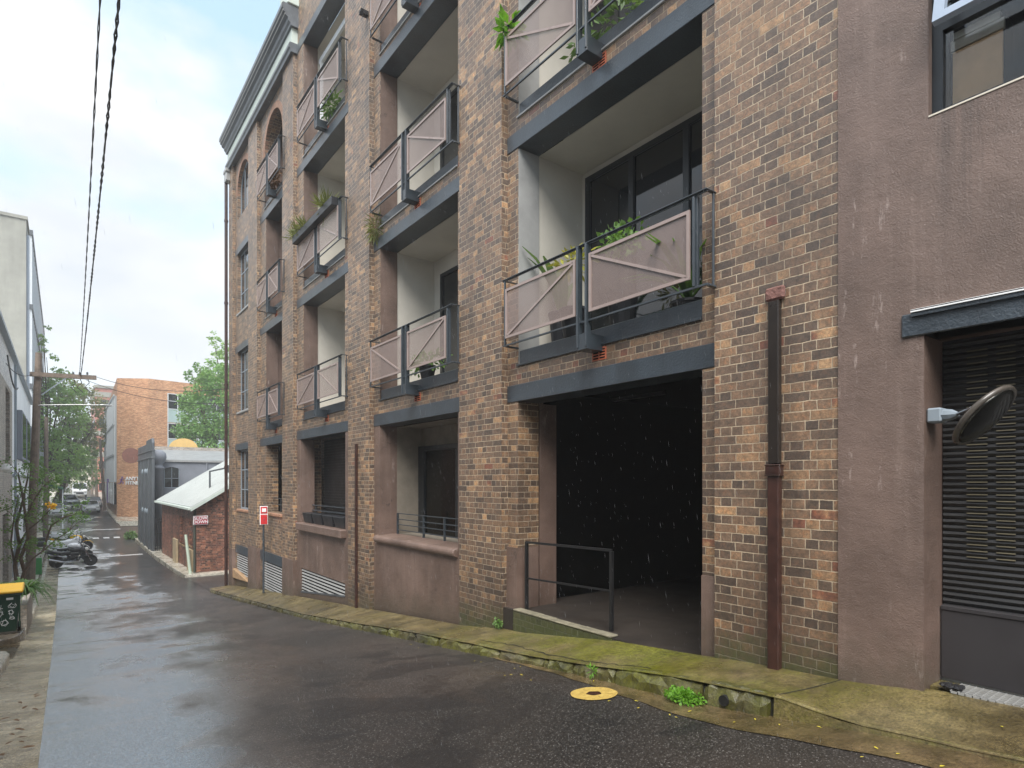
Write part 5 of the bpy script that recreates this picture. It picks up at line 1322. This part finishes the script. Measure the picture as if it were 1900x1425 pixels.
# valve marker
YM = MB(); c = Vector((4.09, 4.15, 0)); n = 36
c.z = roadz(c.x, c.y)
o = 0
for r_ in (.225, .07):
    for i in range(n):
        a = 2 * math.pi * i / n; rr_ = r_ * (1 + (.07 * math.sin(5 * a + 1) if r_ < .1 else .012 * math.sin(7 * a))); x, y = c.x + rr_ * math.cos(a), c.y + rr_ * math.sin(a); YM.v.append((x, y, roadz(x, y) + .010))
for i in range(n): YM.f.append((i, (i + 1) % n, n + (i + 1) % n, n + i))
VC = thing('valve_cover', 'round yellow painted valve cover with dark centre in the road near the kerb', 'valve cover', tuple(c))
YM.build('painted_ring', 'yellow', VC, normals=False)
MB().lathe((c.x, c.y, c.z), [(.001, -.02), (.068, -.02), (.07, .003), (.05, .006), (.001, .004)], 20).build('iron_plug', 'rust', VC)

# ================================================================== MOTORCYCLES
def motorcycle(label, x, y, bodym, seatm='black', box=False, cover=False, lean=.06):
    z = RP(y) + .01
    t = thing('motorcycle', label, 'motorcycle', (0, 0, 0), 'motorcycles parked at the left kerb')
    def B(m, nm, mat, **k): return m.build(nm, mat, t, **k)
    # local frame: +x forward
    for nm, wx, wr, ww in (('wheel', 0, .31, .16), ('wheel', 1.45, .30, .12)):
        m = MB(); m.lathe((wx, 0, .31), [(wr - .09, -ww / 2 * .6), (wr - .02, -ww / 2), (wr, -ww * .25), (wr, ww * .25), (wr - .02, ww / 2), (wr - .09, ww / 2 * .6)], 24, 'Y')
        w_ = B(m, nm, 'tyre'); m = MB()
        for k in range(5):
            a = k * 2 * math.pi / 5; m.bar((wx, 0, .31), (wx + .22 * math.cos(a), 0, .31 + .22 * math.sin(a)), .035, .04)
        m.lathe((wx, 0, .31), [(.001, -.06), (.05, -.06), (.05, .06), (.001, .06)], 10, 'Y'); n_ = 20
        for i in range(n_):
            a, b = 2 * math.pi * i / n_, 2 * math.pi * (i + 1) / n_; m.bar((wx + .222 * math.cos(a), 0, .31 + .222 * math.sin(a)), (wx + .222 * math.cos(b), 0, .31 + .222 * math.sin(b)), .05, .025)
        m.build('rim', 'chrome', w_)
    m = MB(); m.bar((0, .1, .31), (.5, .12, .42), .05, .07).bar((0, -.1, .31), (.5, -.12, .42), .05, .07).bar((.5, 0, .42), (1.12, 0, .85), .08, .07).bar((.5, 0, .42), (.45, 0, .75), .1, .08).bar((.45, 0, .72), (-.15, 0, .84), .07, .05).bar((.5, 0, .36), (.95, 0, .36), .12, .06).bar((.95, 0, .38), (1.12, 0, .82), .07, .05); B(m, 'frame', 'black')
    m = MB(); m.box(.52, .9, -.17, .17, .34, .62).box(.6, .95, -.13, .13, .6, .74).lathe((.68, 0, .46), [(.001, -.21), (.11, -.21), (.12, .21), (.001, .21)], 12, 'Y'); B(m, 'engine', 'blacksteel', bevel=.02)
    m = MB(); m.blob((.85, 0, .9), (.33, .17, .14), 14, 8).blob((1.05, 0, .86), (.2, .16, .12), 12, 6); B(m, 'tank', bodym, smooth=True)
    m = MB(); m.prism([(.62, .84), (.2, .80), (-.1, .88), (-.34, .98), (-.36, .93), (-.1, .78), (.2, .72), (.62, .74)], 'Y', -.12, .12); B(m, 'seat', seatm, bevel=.03)
    m = MB(); m.prism([(.1, .74), (-.38, .9), (-.5, .86), (-.45, .82), (-.1, .66), (.1, .64)], 'Y', -.09, .09); m.bar((-.42, 0, .82), (-.52, 0, .55), .1, .02); B(m, 'tail', bodym, bevel=.015)
    m = MB()
    for s_ in (-.1, .1): m.tube([(1.45, s_, .31), (1.18, s_, .98)], .025, 8)
    m.box(1.12, 1.24, -.12, .12, .86, .9); B(m, 'fork', 'chrome')
    m = MB(); m.tube([(1.05, -.38, 1.06), (1.12, -.2, 1.04), (1.16, 0, 1.0), (1.12, .2, 1.04), (1.05, .38, 1.06)], .016, 8); 
    hb = B(m, 'handlebar', 'black')
    for s_ in (-1, 1): m = MB(); m.tube([(1.08, s_ * .3, 1.06), (1.12, s_ * .38, 1.22)], .008, 5).blob((1.12, s_ * .4, 1.25), (.02, .07, .045), 8, 5); m.build('mirror', 'black', hb)
    m = MB(); m.blob((1.27, 0, .92), (.09, .1, .1), 10, 6); hl = B(m, 'headlight', 'lamp', smooth=True)
    m = MB(); n_ = 8
    for i in range(n_):
        a, b = R(25 + i * 14), R(25 + (i + 1) * 14); m.bar((1.45 + .35 * math.cos(a), 0, .31 + .35 * math.sin(a)), (1.45 + .35 * math.cos(b), 0, .31 + .35 * math.sin(b)), .13, .015)
    B(m, 'mudguard', bodym)
    m = MB(); m.tube([(.8, -.16, .4), (.45, -.2, .3), (.2, -.2, .34), (-.3, -.2, .48)], [.025, .025, .05, .055], 10); B(m, 'exhaust', 'chrome')
    if box: 
        m = MB(); m.box(-.78, -.34, -.2, .2, .92, 1.2); B(m, 'top_box', 'black', bevel=.05)
    if cover:
        m = MB(); m.prism([(-.3, .55), (.5, .5), (.7, .75), (1.3, .7), (1.36, 1.0), (1.2, 1.22), (1.05, 1.12), (.85, 1.0), (.3, .93), (-.3, 1.02)], 'Y', -.2, .2); B(m, 'fairing', bodym, bevel=.05)
    t.location = (x, y, z); t.rotation_euler = (lean, 0, 0); t.scale = (1.08,) * 3
    return t
motorcycle('black naked motorcycle, nearest of the row at the left kerb', -.25, 42.0, 'black')
motorcycle('white and silver motorcycle with a black top box just behind the nearest one', -.35, 45.0, 'whitecar', 'silver', box=True)
motorcycle('white faired motorcycle with black top box in the middle of the row', -.45, 48.2, 'whitecar', box=True, cover=True)
motorcycle('white faired motorcycle with tan seat far behind the others', -.3, 54.6, 'whitecar', 'beigeboard', cover=True)
motorcycle('yellow tanked motorcycle between the white ones', -.15, 51.2, 'brightyellow')

# ================================================================== CARS
def sedan(label, x, y, mat, rz_=math.pi, nm='parked_car', ute=False, van=False):
    t = thing(nm, label, 'van' if van else 'pickup' if ute else 'car', (0, 0, 0))
    W_, L_ = .87, 2.15          # half sizes; local +y is the car's front
    if van: prof = [(-2.6, .35), (-2.6, 2.3), (1.1, 2.35), (1.9, 1.35), (2.4, 1.15), (2.5, .4)]; L_ = 2.5; W_ = .95
    elif ute: prof = [(-2.5, .45), (-2.5, 1.15), (-.55, 1.15), (-.55, 1.15), (1.25, 1.15), (2.35, 1.08), (2.5, .8), (2.5, .45)]; L_ = 2.5; W_ = .92
    else: prof = [(-2.15, .3), (-2.2, .85), (-1.9, .98), (1.0, .98), (2.0, .78), (2.2, .62), (2.2, .3)]
    m = MB(); n = len(prof)
    secs = [(-W_, .05), (-W_ + .0, 0), (W_, 0), (W_, .05)]
    m.prism(prof, 'X', -W_, W_); m.build('body', mat, t, bevel=.09, smooth=False)
    if not van:
        g = MB(); a, b = (-1.7, 1.05) if not ute else (-.6, 1.3); z0, z1 = (.96, 1.42) if not ute else (1.13, 1.72)
        q = [(-W_ + .06, a, z0), (W_ - .06, a, z0), (W_ - .06, b, z0), (-W_ + .06, b, z0), (-W_ + .2, a + (.55 if not ute else .15), z1), (W_ - .2, a + (.55 if not ute else .15), z1), (W_ - .2, b - .75, z1), (-W_ + .2, b - .75, z1)]
        g.add(q, [(0, 3, 2, 1), (0, 1, 5, 4), (1, 2, 6, 5), (2, 3, 7, 6), (3, 0, 4, 7), (4, 5, 6, 7)]); g.build('windows', 'glass', t)
        r_ = MB(); r_.box(-W_ + .19, W_ - .19, a + (.55 if not ute else .15), b - .74, z1, z1 + .04)
        for i, j in ((0, 4), (1, 5), (2, 6), (3, 7)): r_.bar(q[i], q[j], .07, .06)
        r_.build('roof', mat, t, bevel=.015)
    else:
        MB().add([(-.8, 1.2, 2.25), (.8, 1.2, 2.25), (.85, 1.93, 1.42), (-.85, 1.93, 1.42)], [(0, 1, 2, 3)]).build('windscreen', 'glass', t, normals=False)
        MB().box(-.97, -.95, .2, 1.1, 1.3, 2.0).box(.95, .97, .2, 1.1, 1.3, 2.0).build('side_window', 'glass', t)
    for sx in (-1, 1):
        for wy in (-L_ * .62, L_ * .62):
            w_ = MB().lathe((sx * (W_ - .08), wy, .33), [(.001, -.1), (.2, -.11), (.33, -.09), (.33, .09), (.2, .11), (.001, .1)], 18, 'X').build('wheel', 'tyre', t)
            MB().lathe((sx * (W_ - .08), wy, .33), [(.001, -.12), (.19, -.115), (.19, .115), (.001, .12)], 14, 'X').build('rim', 'chrome', w_)
        MB().blob((sx * (W_ - .25), L_ - .02, .72 if not (ute or van) else .95), (.2, .1, .1), 10, 6).build('headlight', 'lamp', t)
        MB().blob((sx * (W_ + .07), .75, 1.02 if not (ute or van) else 1.3), (.1, .06, .08), 8, 5).build('wing_mirror', mat, t)
    MB().box(-.5, .5, L_ - .03, L_ + .06, .42 if not (ute or van) else .6, .56 if not (ute or van) else .85).build('grille', 'black', t, bevel=.02)
    MB().box(-.24, .24, L_ + .06, L_ + .075, .36, .46).build('number_plate', 'white', t)
    t.location = (x, y, RP(y) + .02); t.rotation_euler = (math.atan2(RP(y + 2) - RP(y - 2), -4) if False else 0, 0, rz_)
    return t
sedan('white sedan parked nose towards the viewer at the right kerb of the far street', 2.75, 88.5, 'whitecar')
sedan('silver pickup with black front coming down the far street left of the white sedan', .55, 97, 'silver', math.pi + .18, 'pickup_truck', ute=True)
sedan('pale van standing behind the silver pickup', 2.3, 122, 'whitecar', math.pi, 'delivery_van', van=True)
sedan('grey car parked directly behind the white sedan', 3.3, 96.5, 'silver')
sedan('white car half hidden behind the small tree on the left of the far street', -.6, 84, 'whitecar', math.pi + .1)

# ================================================================== BALCONY PLANTS
def leaf_cluster(nm, label, cat, c, r, n, L, w, mat, seed, group=None, droop=.2, pot=None):
    tr = random.Random(seed)
    m = MB(); c = Vector(c)
    for _ in range(n):
        d = Vector([tr.gauss(0, 1) for _ in range(3)]).normalized(); p = c + Vector((d.x * r[0], d.y * r[1], d.z * r[2])) * tr.uniform(.2, 1)
        m.leaf(p, (d.x + tr.uniform(-.5, .5), d.y + tr.uniform(-.5, .5), d.z + tr.uniform(-.3, .5) - droop), L * tr.uniform(.6, 1.2), w)
    if pot:
        t = thing(nm, label, cat, (c.x, c.y, pot[2]), group); m.build('leaves', mat, t, normals=False)
        MB().lathe((c.x, c.y, 0), [(pot[0] * .7, pot[2]), (pot[0], pot[2] + pot[1]), (pot[0] * 1.08, pot[2] + pot[1]), (pot[0] * 1.08, pot[2] + pot[1] + .03), (pot[0] * .9, pot[2] + pot[1] + .03)], 14).build('pot', 'planter', t)
        return t
    return tag(m.build(nm, mat, origin=tuple(c), normals=False), label, cat, group)
def blades(nm, label, cat, c, n, L, w, mat, seed, spread=.35, pot=None):
    tr = random.Random(seed); m = MB(); c = Vector(c)
    for _ in range(n):
        a = tr.uniform(0, 6.28); d = Vector((math.cos(a) * spread, math.sin(a) * spread, 1)); ll = L * tr.uniform(.6, 1.1); s_ = Vector((-math.sin(a), math.cos(a), 0)); o = len(m.v)
        for i in range(5):
            t_ = i / 4; q = c + d * ll * t_ + Vector((math.cos(a), math.sin(a), -1)) * (t_ ** 3) * ll * spread * .5; ww = w * math.sin(math.pi * min(.97, t_ * .75 + .2)); m.v += [tuple(q - s_ * ww / 2), tuple(q + s_ * ww / 2)]
        for i in range(4): m.f.append((o + 2 * i, o + 2 * i + 1, o + 2 * i + 3, o + 2 * i + 2))
    t = thing(nm, label, cat, tuple(c)); m.build('leaves', mat, t, normals=False)
    if pot: MB().lathe((c.x, c.y, 0), [(pot[0] * .7, c.z - pot[1]), (pot[0], c.z - .03), (pot[0] * 1.08, c.z - .03), (pot[0] * 1.08, c.z), (pot[0] * .9, c.z)], 14).build('pot', 'planter', t)
    return t
f1 = SB[1] + .03
blades('snake_plant', 'tall paddle leaved plant at the far end of the big first floor balcony', 'plant', (5.84, 6.6, 4.15), 9, 1.05, .17, 'leafdark', 31, .33, (.18, .6))
leaf_cluster('croton_plant', 'yellow leaved plant behind the middle of the big first floor balcony panels', 'plant', (5.5, 5.95, 4.62), (.14, .34, .16), 80, .17, .045, 'croton', 32, pot=(.2, .35, 3.62))
leaf_cluster('leafy_shrub', 'round leaved green shrub just right of the middle posts of the big first floor balcony', 'plant', (5.62, 5.2, 4.72), (.2, .42, .22), 190, .09, .07, 'leafsmall', 33, pot=(.2, .4, 3.62))
blades('arching_palm', 'arching pale palm low behind the right panel of the big first floor balcony', 'plant', (5.75, 4.3, 3.75), 16, .9, .07, 'strap', 34, .8, (.2, .3))
leaf_cluster('pot_plant', 'dark leafy pot plants showing under the panels of the second bay first floor balcony', 'plant', (5.5, 10.0, 3.95), (.12, .9, .22), 160, .12, .06, 'leafsmall', 35, pot=(.16, .22, 3.62))
leaf_cluster('fern', 'yellow green fern growing from the brickwork above the second bay first floor lintel', 'plant', (5.22, 11.75, 6.98), (.12, .2, .28), 260, .2, .018, 'fern', 36, droop=.6)
PX = thing('planter_box', 'black planter box with grassy plants hooked on the second floor rail of the third bay', 'planter', (5.0, 15.2, 8.1))
MB().box(4.9, 5.08, 13.4, 16.3, 8.0, 8.2).build('box', 'planter', PX, bevel=.01)
tr = random.Random(40)
for yc_ in (14.05, 15.6, 16.2):
    m = MB()
    for _ in range(150): m.leaf((4.99, yc_ + tr.uniform(-.2, .2), 8.2), (tr.uniform(-.8, .8), tr.uniform(-.8, .8), tr.uniform(-.2, 1)), tr.uniform(.15, .5), .03)
    m.build('grass_tuft', 'fern', PX, normals=False)
leaf_cluster('balcony_shrub', 'green plants seen under the panels of the top balcony of the third bay', 'plant', (5.3, 14.5, 10.95), (.1, .5, .22), 200, .16, .05, 'leafsmall', 41)
leaf_cluster('trailing_plant', 'trailing reddish plants along the arched top balcony of the fourth bay', 'plant', (5.25, 19.3, 11.0), (.1, .8, .2), 240, .14, .06, 'deadleaf', 42)
leaf_cluster('lime_leaf_plant', 'lime green leaves at the left end of the top balcony above the garage', 'plant', (5.1, 6.9, 8.15), (.12, .16, .08), 60, .22, .08, 'weed', 43)
leaf_cluster('hanging_shrub', 'dark shrub behind the panels of the second floor balcony above the garage', 'plant', (5.5, 5.2, 7.45), (.14, .9, .22), 200, .18, .05, 'leafdark', 44)
# planter boxes in the ground floor opening of bay 3
for i, lab in enumerate(('nearest', 'second', 'third', 'farthest')):
    o = MB(); y = 13.75 + i * .78; o.add([(5.36, y, .566), (5.60, y, .566), (5.60, y + .62, .566), (5.36, y + .62, .566), (5.31, y - .04, .84), (5.62, y - .04, .84), (5.62, y + .68, .84), (5.31, y + .68, .84)], [(0, 3, 2, 1), (4, 5, 6, 7), (0, 1, 5, 4), (1, 2, 6, 5), (2, 3, 7, 6), (3, 0, 4, 7)])
    tag(o.build('window_box', 'planter', origin=(5.45, y + .3, .57), bevel=.01), lab + ' of four empty black planter boxes on the mauve sill beside the shuttered window', 'planter', 'black planter boxes on the sill')
# weeds
leaf_cluster('weed_clump', 'bright green weed clump growing in the gutter against the kerb stones', 'weed', (4.42, 3.35, RP(3.35) + .06), (.13, .2, .05), 520, .035, .03, 'weed', 50)
leaf_cluster('weed_sprig', 'small upright weed sprig in a kerb joint left of the bright clump', 'weed', (4.46, 4.55, RP(4.55) + .09), (.03, .04, .06), 40, .06, .015, 'weed', 51)
leaf_cluster('moss_weed', 'dark little weed at the foot of the pier left of the garage ramp', 'weed', (5.17, 7.25, -.4), (.05, .1, .07), 160, .03, .025, 'leafsmall', 52)
leaf_cluster('gutter_greenery', 'green foliage lump by the kerb at the dark grey building corner', 'shrub', (4.5, 58.2, -2.75), (.35, .7, .3), 400, .25, .12, 'leafdark', 53)
# leaf litter
def fallen(nm, mat, n, grp, label, fx, fy, seed, s0_, s1_):
    tr = random.Random(seed); base = None
    for i in range(n):
        x, y = fx(tr), fy(tr); s_ = tr.uniform(s0_, s1_); a = tr.uniform(0, 6.28)
        if base is None:
            m = MB(); m.add([(-.5, 0, 0), (-.2, .22, .06), (.2, .2, .03), (.5, 0, .0), (.2, -.2, .05), (-.2, -.22, .02)], [(0, 1, 2, 3, 4, 5)]); base = m.build(nm, mat, normals=False); tag(base, label, 'leaf', grp); o = base
        else: o = base.copy(); COL.objects.link(o)
        zz = pathz(x, y) + .006 if x > 4.53 else (roadz(x, y) + .013 if x > -.15 else RP(y) + .012)
        o.location = (x, y, zz); o.rotation_euler = (tr.uniform(-.1, .1), tr.uniform(-.1, .1), a); o.scale = (s_, s_ * .7, s_)
fallen('fallen_leaf', 'yellowleaf', 30, 'yellow leaves in the right hand gutter and footpath', 'small yellow fallen leaf lying on the wet concrete by the right kerb', lambda t: t.uniform(3.9, 4.44) if t.random() < .75 else t.uniform(4.6, 5.1), lambda t: t.uniform(1.2, 8.5) , 60, .022, .045)
fallen('dead_leaf', 'deadleaf', 16, 'brown leaves in the left hand gutter', 'brown dead leaf lying in the left hand gutter', lambda t: t.uniform(-.55, -.2), lambda t: t.uniform(6.2, 9.5), 61, .06, .13)

# falling rain: many small drops in the air over the street
tr = random.Random(77); m = MB()
for _ in range(8000):
    y = 1.0 + 11 * tr.random() ** .8; x = tr.uniform(-.6, min(4.95, .8 + y * 1.3)); z = tr.uniform(-.4, 1.7 + y * .8)
    if z < RP(y) + .05 or (x * x + y * y) < 2.2: continue
    r_ = tr.uniform(.0003, .0005); L = tr.uniform(.015, .035); dx, dy = -.16 * L, .05 * L
    o = len(m.v); m.v += [(x, y, z), (x + dx * .5 + r_, y + dy * .5, z + L * .5), (x + dx * .5 - r_ * .5, y + dy * .5 + r_, z + L * .5), (x + dx * .5 - r_ * .5, y + dy * .5 - r_, z + L * .5), (x + dx, y + dy, z + L)]
    m.f += [(o, o + 1, o + 2), (o, o + 2, o + 3), (o, o + 3, o + 1), (o + 4, o + 2, o + 1), (o + 4, o + 3, o + 2), (o + 4, o + 1, o + 3)]
struct(m.build('rain', plain('rain drops', (.42, .43, .45), .2, .02, spec=.5), normals=False), 'stuff')

# ================================================================== HAZE
hz_ = MB().box(-70, 75, -16, 215, -8, 26).build('haze', 'white', normals=True)
hm = bpy.data.materials.new('rain haze'); hm.use_nodes = True; nt = hm.node_tree; nt.nodes.clear()
ho = nt.nodes.new('ShaderNodeOutputMaterial'); pv = nt.nodes.new('ShaderNodeVolumePrincipled'); pv.inputs['Color'].default_value = (.93, .95, .97, 1); pv.inputs['Density'].default_value = .0015; pv.inputs['Anisotropy'].default_value = .2
nt.links.new(pv.outputs[0], ho.inputs['Volume']); hz_.data.materials.clear(); hz_.data.materials.append(hm); hz_['kind'] = 'stuff'
for o in bpy.data.objects:
    if '_o' in o: del o['_o']
